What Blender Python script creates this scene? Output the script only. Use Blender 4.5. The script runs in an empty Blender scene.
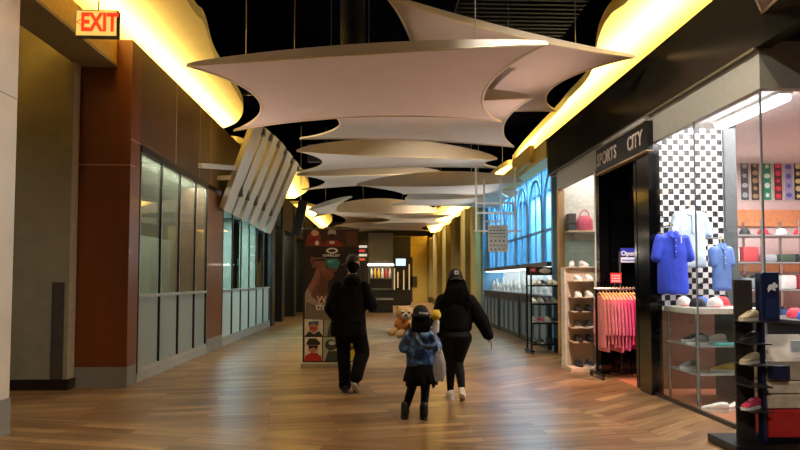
import bpy, bmesh, math, random
from mathutils import Vector, Matrix, Euler
random.seed(7)
R = math.radians; PI = math.pi
sc = bpy.context.scene
COL = sc.collection

# ------------------------------------------------------------------ camera
H = 1.45; F = 600.0; PITCH = 2.5; YAW = 2.1; SH = 29.0
cd = bpy.data.cameras.new('camera'); cam = bpy.data.objects.new('camera', cd); COL.objects.link(cam)
cam.location = (0, 0, H)
CE = Euler((R(90 + PITCH), 0, R(-YAW)), 'XYZ'); cam.rotation_euler = CE
cd.sensor_width = 36; cd.lens = F * 36 / 800; cd.shift_y = SH / 800; cd.clip_start = .05; cd.clip_end = 200
sc.camera = cam
CM = CE.to_matrix()
def ray(px, py): return CM @ Vector(((px - 400) / F, (225 - py + SH) / F, -1))
CO = Vector((0, 0, H))
def atY(px, py, Y): d = ray(px, py); return CO + d * (Y / d.y)
def atX(px, py, X): d = ray(px, py); return CO + d * (X / d.x)
def atZ(px, py, Z): d = ray(px, py); return CO + d * ((Z - H) / d.z)

# ------------------------------------------------------------------ materials
def lin(h):
    h = h.lstrip('#'); o = []
    for i in (0, 2, 4):
        c = int(h[i:i+2], 16) / 255
        o.append(c / 12.92 if c <= .04045 else ((c + .055) / 1.055) ** 2.4)
    return (o[0], o[1], o[2], 1)
MC = {}
def M(hexc, rough=.6, metal=0., emit=0., var=.12, scale=14., bump=0., spec=.5, emit_hex=None, coat=0., stretch=None):
    key = (hexc, rough, metal, emit, var, scale, bump, spec, emit_hex, coat, stretch)
    if key in MC: return MC[key]
    m = bpy.data.materials.new('mat_' + hexc.lstrip('#')); m.use_nodes = True
    nt = m.node_tree; b = nt.nodes['Principled BSDF']
    c = lin(hexc)
    tc = nt.nodes.new('ShaderNodeTexCoord'); nz = nt.nodes.new('ShaderNodeTexNoise')
    nz.inputs['Scale'].default_value = scale; nz.inputs['Detail'].default_value = 4
    if stretch:
        mp = nt.nodes.new('ShaderNodeMapping'); mp.inputs['Scale'].default_value = stretch
        nt.links.new(tc.outputs['Object'], mp.inputs[0]); nt.links.new(mp.outputs[0], nz.inputs['Vector'])
    else: nt.links.new(tc.outputs['Object'], nz.inputs['Vector'])
    rp = nt.nodes.new('ShaderNodeValToRGB')
    rp.color_ramp.elements[0].position = .3; rp.color_ramp.elements[1].position = .7
    rp.color_ramp.elements[0].color = tuple(x * (1 - var) for x in c[:3]) + (1,)
    rp.color_ramp.elements[1].color = tuple(min(1, x * (1 + var)) for x in c[:3]) + (1,)
    nt.links.new(nz.outputs['Fac'], rp.inputs[0]); nt.links.new(rp.outputs[0], b.inputs['Base Color'])
    b.inputs['Roughness'].default_value = rough; b.inputs['Metallic'].default_value = metal
    b.inputs['Specular IOR Level'].default_value = spec
    if coat: b.inputs['Coat Weight'].default_value = coat
    if emit:
        b.inputs['Emission Color'].default_value = lin(emit_hex or hexc); b.inputs['Emission Strength'].default_value = emit
    if bump:
        bp = nt.nodes.new('ShaderNodeBump'); bp.inputs['Strength'].default_value = bump; bp.inputs['Distance'].default_value = .02
        nt.links.new(nz.outputs['Fac'], bp.inputs['Height']); nt.links.new(bp.outputs[0], b.inputs['Normal'])
    MC[key] = m; return m
def glass_mat(name, tint='#ffffff', refl=.06, rough=.02, milk=0., milk_hex='#c8ccc8', gr=.12):
    m = bpy.data.materials.new(name); m.use_nodes = True; nt = m.node_tree; n = nt.nodes
    n.remove(n['Principled BSDF']); out = n['Material Output']
    tr = n.new('ShaderNodeBsdfTransparent'); tr.inputs[0].default_value = lin(tint)
    gl = n.new('ShaderNodeBsdfGlossy'); gl.inputs['Roughness'].default_value = rough
    lw = n.new('ShaderNodeLayerWeight'); lw.inputs[0].default_value = .35
    ma = n.new('ShaderNodeMath'); ma.operation = 'MULTIPLY_ADD'; ma.inputs[1].default_value = gr; ma.inputs[2].default_value = refl
    mx = n.new('ShaderNodeMixShader')
    nt.links.new(lw.outputs['Fresnel'], ma.inputs[0]); nt.links.new(ma.outputs[0], mx.inputs[0])
    if milk:
        df = n.new('ShaderNodeBsdfDiffuse'); df.inputs[0].default_value = lin(milk_hex)
        nz = n.new('ShaderNodeTexNoise'); nz.inputs['Scale'].default_value = 2.5
        tl = n.new('ShaderNodeBsdfTranslucent'); tl.inputs[0].default_value = lin(milk_hex); md = n.new('ShaderNodeMixShader'); md.inputs[0].default_value = .45
        nt.links.new(df.outputs[0], md.inputs[1]); nt.links.new(tl.outputs[0], md.inputs[2])
        m2 = n.new('ShaderNodeMixShader'); m2.inputs[0].default_value = milk
        nt.links.new(tr.outputs[0], m2.inputs[1]); nt.links.new(md.outputs[0], m2.inputs[2]); nt.links.new(m2.outputs[0], mx.inputs[1])
    else: nt.links.new(tr.outputs[0], mx.inputs[1])
    nt.links.new(gl.outputs[0], mx.inputs[2]); nt.links.new(mx.outputs[0], out.inputs[0])
    return m

# ------------------------------------------------------------------ mesh builder
class MB:
    def __init__(s): s.bm = bmesh.new(); s.mi = 0; s.mats = []
    def use(s, m):
        if m not in s.mats: s.mats.append(m)
        s.mi = s.mats.index(m); return s
    def face(s, vs):
        try: f = s.bm.faces.new(vs); f.material_index = s.mi; return f
        except ValueError: return None
    def poly(s, pts): return s.face([s.bm.verts.new(p) for p in pts])
    def box(s, lo, hi, bev=0., rot=None):
        lo, hi = Vector(lo), Vector(hi); c = (lo + hi) / 2; d = (hi - lo)
        r = bmesh.ops.create_cube(s.bm, size=1)
        mt = Matrix.Translation(c) @ (rot.to_4x4() if rot else Matrix()) @ Matrix.Diagonal((*d, 1))
        bmesh.ops.transform(s.bm, matrix=mt, verts=r['verts'])
        fs = {f for v in r['verts'] for f in v.link_faces}
        for f in fs: f.material_index = s.mi
        if bev:
            es = {e for f in fs for e in f.edges}
            q = bmesh.ops.bevel(s.bm, geom=list(es), offset=bev, segments=2, affect='EDGES', profile=.5)
            for f in q['faces']: f.material_index = s.mi
        return s
    def cyl(s, p0, p1, r0, r1=None, seg=12, caps=True):
        p0, p1 = Vector(p0), Vector(p1); r1 = r0 if r1 is None else r1
        d = (p1 - p0); q = d.to_track_quat('Z', 'Y')
        a, b = [], []
        for i in range(seg):
            t = 2 * PI * i / seg; v = Vector((math.cos(t), math.sin(t), 0))
            a.append(s.bm.verts.new(p0 + q @ (v * r0))); b.append(s.bm.verts.new(p1 + q @ (v * r1)))
        for i in range(seg): s.face([a[i], a[(i+1) % seg], b[(i+1) % seg], b[i]])
        if caps: s.face(a[::-1]); s.face(b)
        return s
    def tube(s, pts, r, seg=8, closed=False):
        pts = [Vector(p) for p in pts]; n = len(pts); rings = []
        rr = r if isinstance(r, (list, tuple)) else [r] * n
        for i, p in enumerate(pts):
            if closed: t = pts[(i+1) % n] - pts[i-1]
            else: t = pts[min(i+1, n-1)] - pts[max(i-1, 0)]
            q = t.to_track_quat('Z', 'Y')
            rings.append([s.bm.verts.new(p + q @ Vector((math.cos(2*PI*k/seg)*rr[i], math.sin(2*PI*k/seg)*rr[i], 0))) for k in range(seg)])
        for i in range(n if closed else n - 1):
            a, b = rings[i], rings[(i+1) % n]
            for k in range(seg): s.face([a[k], a[(k+1) % seg], b[(k+1) % seg], b[k]])
        if not closed: s.face(rings[0][::-1]); s.face(rings[-1])
        return s
    def loft(s, rings, caps=True):
        vr = [[s.bm.verts.new(p) for p in r] for r in rings]; n = len(rings[0])
        for a, b in zip(vr, vr[1:]):
            for k in range(n): s.face([a[k], a[(k+1) % n], b[(k+1) % n], b[k]])
        if caps: s.face(vr[0][::-1]); s.face(vr[-1])
        return s
    def ell(s, c, r, seg=16, rings=10, rot=None):
        c = Vector(c); r = Vector((r, r, r)) if not hasattr(r, '__len__') else Vector(r)
        q = bmesh.ops.create_uvsphere(s.bm, u_segments=seg, v_segments=rings, radius=1)
        mt = Matrix.Translation(c) @ (rot.to_4x4() if rot else Matrix()) @ Matrix.Diagonal((*r, 1))
        bmesh.ops.transform(s.bm, matrix=mt, verts=q['verts'])
        for f in {f for v in q['verts'] for f in v.link_faces}: f.material_index = s.mi
        return s
    def cap(s, p0, r0, p1, r1, seg=14):
        s.cyl(p0, p1, r0, r1, seg); s.ell(p0, r0, seg, 8); s.ell(p1, r1, seg, 8); return s
    def prism(s, pts, d):           # outline pts (3D, planar), extruded by vector d
        d = Vector(d); a = [s.bm.verts.new(p) for p in pts]; b = [s.bm.verts.new(Vector(p) + d) for p in pts]
        n = len(a); s.face(a[::-1]); s.face(b)
        for i in range(n): s.face([a[i], a[(i+1) % n], b[(i+1) % n], b[i]])
        return s
    def grid(s, f, nu, nv):
        v = [[s.bm.verts.new(f(i / nu, j / nv)) for j in range(nv + 1)] for i in range(nu + 1)]
        for i in range(nu):
            for j in range(nv): s.face([v[i][j], v[i+1][j], v[i+1][j+1], v[i][j+1]])
        return v
    def tf(s, mt): bmesh.ops.transform(s.bm, matrix=mt, verts=s.bm.verts); return s
    def build(s, name, mat=None, parent=None, smooth=False, norm=True):
        bm = s.bm
        if norm: bmesh.ops.recalc_face_normals(bm, faces=bm.faces)
        me = bpy.data.meshes.new(name)
        if parent is not None: off = wl(parent)
        else:
            zs = [v.co.z for v in bm.verts]; xs = [v.co.x for v in bm.verts]; ys = [v.co.y for v in bm.verts]
            off = Vector(((min(xs)+max(xs))/2, (min(ys)+max(ys))/2, min(zs)))
        bmesh.ops.translate(bm, vec=-off, verts=bm.verts)
        if smooth:
            for f in bm.faces: f.smooth = True
        bm.to_mesh(me); bm.free()
        for m in (s.mats or [mat]): me.materials.append(m)
        o = bpy.data.objects.new(name, me); COL.objects.link(o)
        if parent is not None: o.parent = parent
        else: o.location = off
        if smooth and len(me.polygons) and smooth != 'full':
            try: me.set_sharp_from_angle(angle=R(40))
            except Exception: pass
        return o
def wl(o):
    v = Vector((0, 0, 0))
    while o is not None: v += o.location; o = o.parent
    return v
def tag(o, label=None, cat=None, group=None, kind=None):
    if label: o['label'] = label
    if cat: o['category'] = cat
    if group: o['group'] = group
    if kind: o['kind'] = kind
    return o
def thing(name, label, cat, loc, group=None):
    o = bpy.data.objects.new(name, None); COL.objects.link(o); o.location = loc; o.empty_display_size = .1
    return tag(o, label, cat, group)
def struct(name, mb, mat=None, parent=None, smooth=False, label=None, cat=None):
    o = mb.build(name, mat, parent, smooth)
    if parent is None: o['kind'] = 'structure'
    if label: o['label'] = label
    return o
def copy_tree(o, parent=None, loc=None, rotz=None, label=None, group=None):
    c = o.copy(); COL.objects.link(c)
    if parent is not None: c.parent = parent
    if loc is not None: c.location = loc
    if rotz is not None: c.rotation_euler = (0, 0, rotz)
    if label: c['label'] = label
    if group: c['group'] = group
    for ch in list(o.children): copy_tree(ch, c)
    return c
def remesh(mb, name, mat, parent, voxel=.012, smooth=4, disp=0., dscale=.12, off=None):
    """union of the overlapping closed shells as one continuous smooth surface"""
    me = bpy.data.meshes.new(name + '_raw'); bmesh.ops.recalc_face_normals(mb.bm, faces=mb.bm.faces)
    mb.bm.to_mesh(me); mb.bm.free()
    o = bpy.data.objects.new(name, me); COL.objects.link(o)
    md = o.modifiers.new('r', 'REMESH'); md.mode = 'VOXEL'; md.voxel_size = voxel
    if smooth: sm = o.modifiers.new('s', 'SMOOTH'); sm.factor = .5; sm.iterations = smooth
    if disp:
        tx = bpy.data.textures.new(name, 'CLOUDS'); tx.noise_scale = dscale; tx.noise_depth = 2
        d = o.modifiers.new('d', 'DISPLACE'); d.texture = tx; d.strength = disp; d.mid_level = .5; d.texture_coords = 'LOCAL'
    dg = bpy.context.evaluated_depsgraph_get(); ev = o.evaluated_get(dg)
    m2 = bpy.data.meshes.new_from_object(ev); m2.name = name
    bpy.data.objects.remove(o); bpy.data.meshes.remove(me)
    for p in m2.polygons: p.use_smooth = True
    m2.materials.clear(); m2.materials.append(mat)
    if parent is not None: off = wl(parent)
    if off is None:
        xs = [v.co.x for v in m2.vertices]; ys = [v.co.y for v in m2.vertices]; zs = [v.co.z for v in m2.vertices]
        off = Vector(((min(xs)+max(xs))/2, (min(ys)+max(ys))/2, min(zs)))
    off = Vector(off)
    m2.transform(Matrix.Translation(-off))
    r = bpy.data.objects.new(name, m2); COL.objects.link(r)
    if parent is not None: r.parent = parent
    else: r.location = off
    return r
def text(name, s, loc, size, mat, parent, rot=(R(90), 0, 0), extrude=.004, align='CENTER', sx=1., shear=0., bold=0.):
    cu = bpy.data.curves.new(name, 'FONT'); cu.body = s; cu.size = size; cu.extrude = extrude; cu.align_x = align; cu.align_y = 'CENTER'
    cu.shear = shear; cu.offset = bold; cu.resolution_u = 3
    o = bpy.data.objects.new(name, cu); COL.objects.link(o)
    dg = bpy.context.evaluated_depsgraph_get(); me = bpy.data.meshes.new_from_object(o.evaluated_get(dg)); me.name = name
    bpy.data.objects.remove(o); me.materials.clear(); me.materials.append(mat)
    me.transform(Matrix.Translation(Vector(loc) - wl(parent)) @ Euler(rot).to_matrix().to_4x4() @ Matrix.Diagonal((sx, 1, 1, 1)))
    r = bpy.data.objects.new(name, me); COL.objects.link(r); r.parent = parent; return r
def lamp(name, kind, loc, energy, color='#ffffff', rot=(0, 0, 0), size=None, sy=None, spot=None, soft=.1, blend=.5):
    l = bpy.data.lights.new(name, kind); l.energy = energy; l.color = lin(color)[:3]
    if kind == 'AREA':
        l.shape = 'RECTANGLE'; l.size = size; l.size_y = sy or size
    else: l.shadow_soft_size = soft
    if kind == 'SPOT': l.spot_size = R(spot); l.spot_blend = blend
    o = bpy.data.objects.new(name, l); COL.objects.link(o); o.location = loc; o.rotation_euler = rot; return o
def aim(o, target): o.rotation_euler = (Vector(target) - o.location).to_track_quat('-Z', 'Y').to_euler()
ORD = ['first', 'second', 'third', 'fourth', 'fifth', 'sixth', 'seventh', 'eighth', 'ninth', 'tenth', 'eleventh', 'twelfth', 'thirteenth', 'fourteenth']
# ================================================================== SETTING
XL, XR = -3.42, 3.5
# floor ------------------------------------------------------------
def floor_material():
    m = bpy.data.materials.new('wood_plank_floor'); m.use_nodes = True; nt = m.node_tree; n = nt.nodes; L = nt.links
    b = n['Principled BSDF']; tc = n.new('ShaderNodeTexCoord')
    def planks(rot):
        mp = n.new('ShaderNodeMapping'); mp.inputs['Rotation'].default_value = (0, 0, R(rot)); L.new(tc.outputs['Object'], mp.inputs[0])
        br = n.new('ShaderNodeTexBrick'); br.inputs['Color1'].default_value = lin('#7c5f40'); br.inputs['Color2'].default_value = lin('#ae8c62')
        br.inputs['Mortar'].default_value = lin('#5e462c'); br.inputs['Scale'].default_value = 1.0
        br.inputs['Mortar Size'].default_value = .004; br.inputs['Brick Width'].default_value = 1.3; br.inputs['Row Height'].default_value = .15
        br.inputs['Bias'].default_value = -.1
        L.new(mp.outputs[0], br.inputs['Vector'])
        nz = n.new('ShaderNodeTexNoise'); nz.inputs['Scale'].default_value = 3; nz.inputs['Detail'].default_value = 5
        m2 = n.new('ShaderNodeMapping'); m2.inputs['Scale'].default_value = (.5, 7, 1); L.new(mp.outputs[0], m2.inputs[0]); L.new(m2.outputs[0], nz.inputs['Vector'])
        mx = n.new('ShaderNodeMix'); mx.data_type = 'RGBA'; mx.blend_type = 'MULTIPLY'; mx.inputs[0].default_value = .75
        rp = n.new('ShaderNodeValToRGB'); rp.color_ramp.elements[0].color = (.42, .4, .38, 1); rp.color_ramp.elements[1].color = (1.1, 1.1, 1.1, 1)
        rp.color_ramp.elements[0].position = .32; rp.color_ramp.elements[1].position = .66
        L.new(nz.outputs['Fac'], rp.inputs[0]); L.new(br.outputs['Color'], mx.inputs[6]); L.new(rp.outputs[0], mx.inputs[7])
        return mx.outputs[2]
    a, c, d = planks(-9), planks(14), planks(-38)
    sp = n.new('ShaderNodeSeparateXYZ'); L.new(tc.outputs['Object'], sp.inputs[0])
    def step(kx, ky, k):
        m1 = n.new('ShaderNodeMath'); m1.operation = 'MULTIPLY'; m1.inputs[1].default_value = kx; L.new(sp.outputs[0], m1.inputs[0])
        m2 = n.new('ShaderNodeMath'); m2.operation = 'MULTIPLY_ADD'; m2.inputs[1].default_value = ky; L.new(sp.outputs[1], m2.inputs[0]); L.new(m1.outputs[0], m2.inputs[2])
        m3 = n.new('ShaderNodeMath'); m3.operation = 'GREATER_THAN'; m3.inputs[1].default_value = k; L.new(m2.outputs[0], m3.inputs[0]); return m3.outputs[0]
    def mix(f, x, y):
        q = n.new('ShaderNodeMix'); q.data_type = 'RGBA'; L.new(f, q.inputs[0]); L.new(x, q.inputs[6]); L.new(y, q.inputs[7]); return q.outputs[2]
    FO = FLOOR_OFF
    col = mix(step(1, .42, 5.0 - FO.x - .42 * FO.y), a, d)      # strip of diagonal planks towards the shops
    col = mix(step(-.25, -1, -5.6 + .25 * FO.x + FO.y), col, c)  # a band of cross planks near the front
    L.new(col, b.inputs['Base Color'])
    nz = n.new('ShaderNodeTexNoise'); nz.inputs['Scale'].default_value = 1.5; nz.inputs['Detail'].default_value = 6
    L.new(tc.outputs['Object'], nz.inputs['Vector'])
    mr = n.new('ShaderNodeMapRange'); mr.inputs[3].default_value = .24; mr.inputs[4].default_value = .42
    L.new(nz.outputs['Fac'], mr.inputs[0]); L.new(mr.outputs[0], b.inputs['Roughness'])
    bp = n.new('ShaderNodeBump'); bp.inputs['Strength'].default_value = .15; bp.inputs['Distance'].default_value = .004
    L.new(nz.outputs['Fac'], bp.inputs['Height']); L.new(bp.outputs[0], b.inputs['Normal'])
    return m
FLOOR_OFF = Vector((1.0, 22.0, -.2))
struct('floor', MB().box((-8, -6, -.2), (10, 50, 0)), floor_material())
m_shopfloor = M('#a8694a', .3, var=.25, scale=6, stretch=(1, 8, 1))
struct('floor_shop', MB().box((3.5, 5.52, .0), (9, 12.2, .006)), m_shopfloor)

m_black = M('#0b0b0d', .7, var=.3)
m_ceil = M('#030308', .95, var=.4, scale=3, spec=0.)
struct('ceiling', MB().box((-8, -6, 6.3), (10, 50, 6.4)), m_ceil)
# mall continues behind the camera, closed by a plain pale wall
struct('wall_back', MB().box((-8, -6.2, 0), (10, -6, 6.4)), M('#6b6257', .8))
struct('wall_end', MB().box((-8, 49.8, 0), (10, 50, 6.4)), M('#3a3220', .8))

# left side ---------------------------------------------------------
m_col = M('#c9c2b2', .45, var=.06, scale=4)
m_gybase = M('#7f7c74', .4, var=.06)
mb = MB().use(m_col); mb.box((-5.4, -6, .34), (-3.49, 5.87, 6.3))
mb.use(M('#8d8775', .5)); mb.box((-3.492, -6, 3.19), (-3.487, 5.87, 3.2))
struct('wall_left_near', mb)
struct('baseboard_left_near', MB().box((-5.4, -6, 0), (-3.48, 5.88, .34)), m_gybase)
m_olive = M('#857f6a', .7, var=.08, scale=5)
struct('wall_alcove', MB().use(m_olive).box((-7.5, 8.17, .14), (-4.12, 8.33, 5.2)).use(M('#a89e86', .5)).box((-4.12, 8.172, .14), (-4.105, 8.33, 5.2)))
struct('wall_alcove_side', MB().box((-7.6, 5.8, 0), (-7.5, 8.33, 5.2)), m_olive)
struct('baseboard_alcove', MB().box((-7.4, 8.14, 0), (-4.09, 8.34, .14)), M('#1d130b', .35))
struct('trim_1', MB().box((-4.33, 8.155, .14), (-4.17, 8.17, 1.42), .004), M('#5d564c', .35, metal=.5))
# soffit across the alcove mouth, its face coloured brighter gold to carry the cove light
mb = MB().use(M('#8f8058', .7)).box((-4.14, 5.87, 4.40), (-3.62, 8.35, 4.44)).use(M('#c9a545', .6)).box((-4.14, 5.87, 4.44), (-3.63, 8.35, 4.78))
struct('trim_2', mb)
# orange-brown panelled wall
def panel_mat(h, v=.1): return M(h, .38, var=v, scale=2.5, stretch=(1, 1, .15), coat=.1)
m_orange, m_brown = panel_mat('#6c340c'), panel_mat('#503414')
m_seam = M('#c79a74', .4)
mb = MB().use(m_orange)
mb.box((-4.15, 8.36, .27), (XL, 8.69, 4.8))
mb.box((-4.05, 12.14, .27), (XL, 13.32, 3.30))
mb.use(m_brown); mb.box((-4.05, 8.69, 3.40), (XL, 13.15, 4.8)); mb.box((-4.05, 13.15, 3.2), (XL, 19.2, 4.8))
mb.use(m_seam)
mb.box((-4.15, 8.356, 3.035), (XL + .003, 8.5, 3.047))
for y in (10.2, 11.55, 12.3, 15): mb.box((XL - .01, y, 3.40), (XL + .003, y + .012, 4.8))
mb.box((XL - .01, 8.36, 3.40), (XL + .003, 8.69, 3.412))
struct('wall_left', mb)
mb = MB().use(m_gybase); mb.box((-4.15, 8.35, 0), (XL + .012, 8.66, .27)); mb.box((-4.05, 12.14, 0), (XL + .012, 13.32, .27))
mb.use(M('#9b9a92', .4)); mb.box((-4.05, 8.66, 0), (XL + .02, 12.14, .12)); mb.box((-4.05, 13.32, 0), (XL + .02, 19.15, .12))
struct('baseboard_left', mb)
m_frame = M('#24211d', .35, metal=.4); m_alu = M('#a6a79f', .35, metal=.3)
g_upper = glass_mat('milky_glass', '#e6efe8', .08, .015, .24, '#9a9c8c')  # pale milky film stands in for light and reflections on the panes
g_frost = glass_mat('frosted_lower_glass', '#d8e0dc', .05, .35, .85, '#b9beb4')
g_clear = glass_mat('clear_shop_glass', '#f4f8f8', .012, .0)
g_blue = glass_mat('shop_glass_bluish', '#d4e8ee', .03, .01)
def window_left(name, ys, top, rail, lower, upper):
    t = bpy.data.objects.new(name, None); COL.objects.link(t); t.location = (XL, (ys[0]+ys[-1])/2, .12); t['kind'] = 'structure'
    mb = MB().use(m_frame)
    mb.box((XL - .10, ys[0], top), (XL + .015, ys[-1], top + .10))
    for i, y in enumerate(ys): mb.use(m_frame).box((XL - .03, y - .010, .12), (XL + .003, y + .010, top)); mb.use(m_alu).box((XL - .02, y + .010, .12), (XL + .006, y + .024, top))
    mb.use(m_alu).box((XL - .05, ys[0], rail - .022), (XL + .012, ys[-1], rail + .022)).box((XL - .05, ys[0], .12), (XL + .012, ys[-1], .19))
    mb.build('window_frame', None, t)
    for i in range(len(ys) - 1):
        a, b = ys[i] + .03, ys[i+1] - .03
        MB().box((XL - .035, a, .19), (XL - .025, b, rail - .02)).build('lower_pane', lower, t)
        MB().box((XL - .035, a, rail + .02), (XL - .025, b, top)).build('upper_pane', upper, t)
    return t
window_left('window_1', [8.72, 9.57, 10.45, 11.35, 12.11], 3.30, 1.22, g_frost, g_upper)
window_left('window_2', [13.35, 14.25, 15.15, 16.1, 17.1, 18.1, 19.12], 3.10, 1.22, g_frost, g_blue)
struct('wall_vacant_shop', MB().use(M('#b4b7ac', .8, var=.2, scale=1.2)).box((-4.3, 8.6, 0), (-4.2, 12.9, 2.25)).use(M('#38352c', .8, var=.4, scale=1.5)).box((-4.7, 8.6, 2.25), (-4.6, 12.9, 3.4)))
struct('wall_vacant_back', MB().box((-5.6, 13.15, 0), (-5.5, 19.2, 3.4)), M('#6f8286', .8, var=.35, scale=2))
struct('trim_3', MB().use(m_olive).box((-5.6, 8.5, 3.42), (-4.06, 19.2, 3.5)).box((-5.6, 19.2, 0), (-3.5, 19.3, 3.4)).box((-5.6, 13.0, 0), (-4.06, 13.1, 3.4)).box((-4.6, 8.4, 0), (-4.06, 8.65, 4.7)))
# further left: dark shop fronts with black posts
mb = MB().use(M('#15120e', .5))
for y in (19.2, 21.2, 24.2, 27.6, 32): mb.box((-3.9, y, 0), (XL + .06, y + .55, 4.4))
mb.box((-3.9, 19.2, 3.3), (XL, 38, 4.5)); mb.use(M('#2c2418', .6, var=.3)).box((-4.6, 19.2, 0), (-4.4, 44, 4.5))
struct('wall_left_far', mb)
for i, y in enumerate([20.1, 22.7, 25.8]):
    struct('window_%d' % (i + 10), MB().box((-3.7, y - .35, .12), (-3.68, y + 1.2, 3.2)), g_upper)

# cove ceilings: golden scalloped plates above both walls
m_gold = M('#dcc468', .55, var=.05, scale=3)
def scallop(name, outer, pts, z, th, mat):
    mb = MB(); out = [(outer, pts[0][1], z)] + [(x, y, z) for x, y in pts] + [(outer, pts[-1][1], z)]
    mb.prism(out, (0, 0, th)); return struct(name, mb, mat)
def smooth_pts(pts, n=6):
    o = []
    for i in range(len(pts) - 1):
        p0, p1, p2, p3 = (Vector(pts[max(i-1, 0)]), Vector(pts[i]), Vector(pts[i+1]), Vector(pts[min(i+2, len(pts)-1)]))
        for k in range(n):
            t = k / n; v = .5 * ((2*p1) + (p2-p0)*t + (2*p0-5*p1+4*p2-p3)*t*t + (3*p1-p0-3*p2+p3)*t**3); o.append((v.x, v.y))
    o.append(tuple(pts[-1])); return o
ZL = 5.25
def zpts(l, z): return [(atZ(a, b, z).x, atZ(a, b, z).y) for a, b in l]
bulge = zpts([(187, 0), (204, 23), (214, 56), (232, 85), (243, 107), (238, 121), (224, 128)], ZL)
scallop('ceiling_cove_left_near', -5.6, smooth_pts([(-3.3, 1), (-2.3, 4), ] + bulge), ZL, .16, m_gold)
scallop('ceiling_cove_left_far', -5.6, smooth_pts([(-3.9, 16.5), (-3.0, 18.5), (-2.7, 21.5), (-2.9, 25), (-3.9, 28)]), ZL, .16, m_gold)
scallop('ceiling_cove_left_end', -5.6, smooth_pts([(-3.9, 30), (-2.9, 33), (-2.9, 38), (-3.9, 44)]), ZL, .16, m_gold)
struct('wall_cove_left', MB().use(m_gold).box((-5.7, 1, 4.4), (-5.6, 45, 5.4)).use(M('#6f5a30', .7)).box((-5.6, 8.4, 4.70), (-4.05, 44, 4.76)))
ZR = 4.95
bulge = zpts([(629, 0), (611, 14), (599, 36), (590, 75), (568, 100)], ZR) + [(3.74, 12.3), (3.8, 15), (3.95, 17.4)]
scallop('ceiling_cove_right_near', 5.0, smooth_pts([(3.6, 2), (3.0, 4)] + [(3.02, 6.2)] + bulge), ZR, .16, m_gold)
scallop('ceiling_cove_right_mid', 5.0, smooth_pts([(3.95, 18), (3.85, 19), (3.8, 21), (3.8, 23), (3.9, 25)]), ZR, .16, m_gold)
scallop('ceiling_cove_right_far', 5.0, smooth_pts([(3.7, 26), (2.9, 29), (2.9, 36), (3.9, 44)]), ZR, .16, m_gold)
struct('wall_cove_right', MB().use(m_gold).box((5.0, 2, 4.2), (5.1, 45, 5.1)).use(M('#6f5a30', .7)).box((3.55, 2, 4.22), (5.0, 45, 4.28)))

# right side --------------------------------------------------------
m_fascia = M('#17140d', .22, var=.15, scale=4)
struct('wall_right_fascia', MB().use(m_fascia).box((XR - .06, -6, 3.57), (XR + .08, 12.0, 4.33)).use(M('#5a5138', .4)).box((XR - .075, 5.27, 3.55), (XR + .02, 12.0, 3.575)))
m_head = M('#8f8d80', .5, var=.05)
mb = MB().use(m_head).box((XR - .02, 5.28, 3.2), (XR + .06, 7.5, 3.60)).box((XR, 5.28, 3.2), (6.8, 5.36, 3.64)).box((XR - .02, 9.32, 3.2), (XR + .06, 11.5, 3.57))
mb.use(M('#101012', .3)).box((3.5, 5.27, 3.64), (6.9, 5.42, 5.0))
struct('trim_4', mb)
m_chan = M('#3a342e', .4, metal=.5)
def shop_pane(name, lo, hi):
    o = MB().box(lo, hi).build(name, g_clear); o['kind'] = 'structure'; return o
shop_pane('window_3', (XR, 5.33, .04), (XR + .012, 6.47, 3.2))
shop_pane('window_4', (XR, 6.485, .04), (XR + .012, 7.5, 3.2))
shop_pane('window_5', (XR + .014, 5.32, .04), (5.0, 5.332, 3.2))
shop_pane('window_6', (5.015, 5.32, .04), (6.8, 5.332, 3.2))
shop_pane('window_7', (XR, 9.36, .04), (XR + .012, 11.4, 3.2))
mb = MB().use(m_chan).box((XR - .012, 5.31, 0), (XR + .025, 7.5, .04)).box((XR, 5.31, 0), (6.8, 5.345, .04)).box((XR - .012, 9.36, 0), (XR + .025, 11.5, .04))
mb.use(M('#6d7478', .3)).box((XR - .003, 6.472, .04), (XR + .014, 6.484, 3.2)).box((XR - .004, 5.314, .04), (XR + .013, 5.328, 3.2))
struct('trim_5', mb)
# entrance portal
m_gloss = M('#060607', .12, var=.2)
mb = MB().use(m_gloss).box((XR - .05, 7.50, 0), (XR + .10, 7.84, 3.2)).box((XR - .05, 9.22, 0), (XR + .10, 9.36, 3.2))
mb.box((4.72, 7.98, 0), (4.76, 9.5, 3.4)).box((XR, 7.98, 0), (4.6, 8.06, 3.4)).box((XR, 9.36, 0), (4.6, 9.42, 3.4)).box((XR, 8.0, 3.2), (4.6, 9.4, 3.4))
mb.use(M('#3a3a3e', .3, metal=.6)).box((4.53, 8.25, 0), (4.555, 8.28, 2.3)).box((4.53, 9.1, 0), (4.555, 9.13, 2.3)).box((4.53, 8.25, 2.3), (4.555, 9.13, 2.33))
struct('door_1', mb)
struct('trim_6', MB().use(M('#c9c6ba', .5)).box((XR - .02, 9.36, .0), (XR + .06, 9.5, 3.2)).use(M('#b08a56', .45)).box((XR - .02, 11.42, 0), (XR + .1, 11.52, 3.2)))
# shop shell
m_shopwall = M('#cbb3ad', .7, var=.04)
struct('ceiling_shop', MB().box((3.56, 5.42, 3.57), (9, 12.2, 3.62)), M('#d8cfcb', .6))
mb = MB().use(m_shopwall).box((5.2, 10.6, 0), (9, 10.7, 3.57)).box((8.9, 5.42, 0), (9, 10.6, 3.57)).box((6.8, 5.32, 0), (9, 5.42, 3.57))
mb.use(M('#d8d8d2', .7)).box((4.66, 8.42, 0), (4.72, 12.2, 3.57)).box((3.56, 11.45, 0), (4.7, 11.55, 3.57))
mb.use(M('#d3cbc0', .7)).box((4.5, 9.5, 0), (4.56, 11.5, 3.57))
struct('wall_shop', mb)
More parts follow.
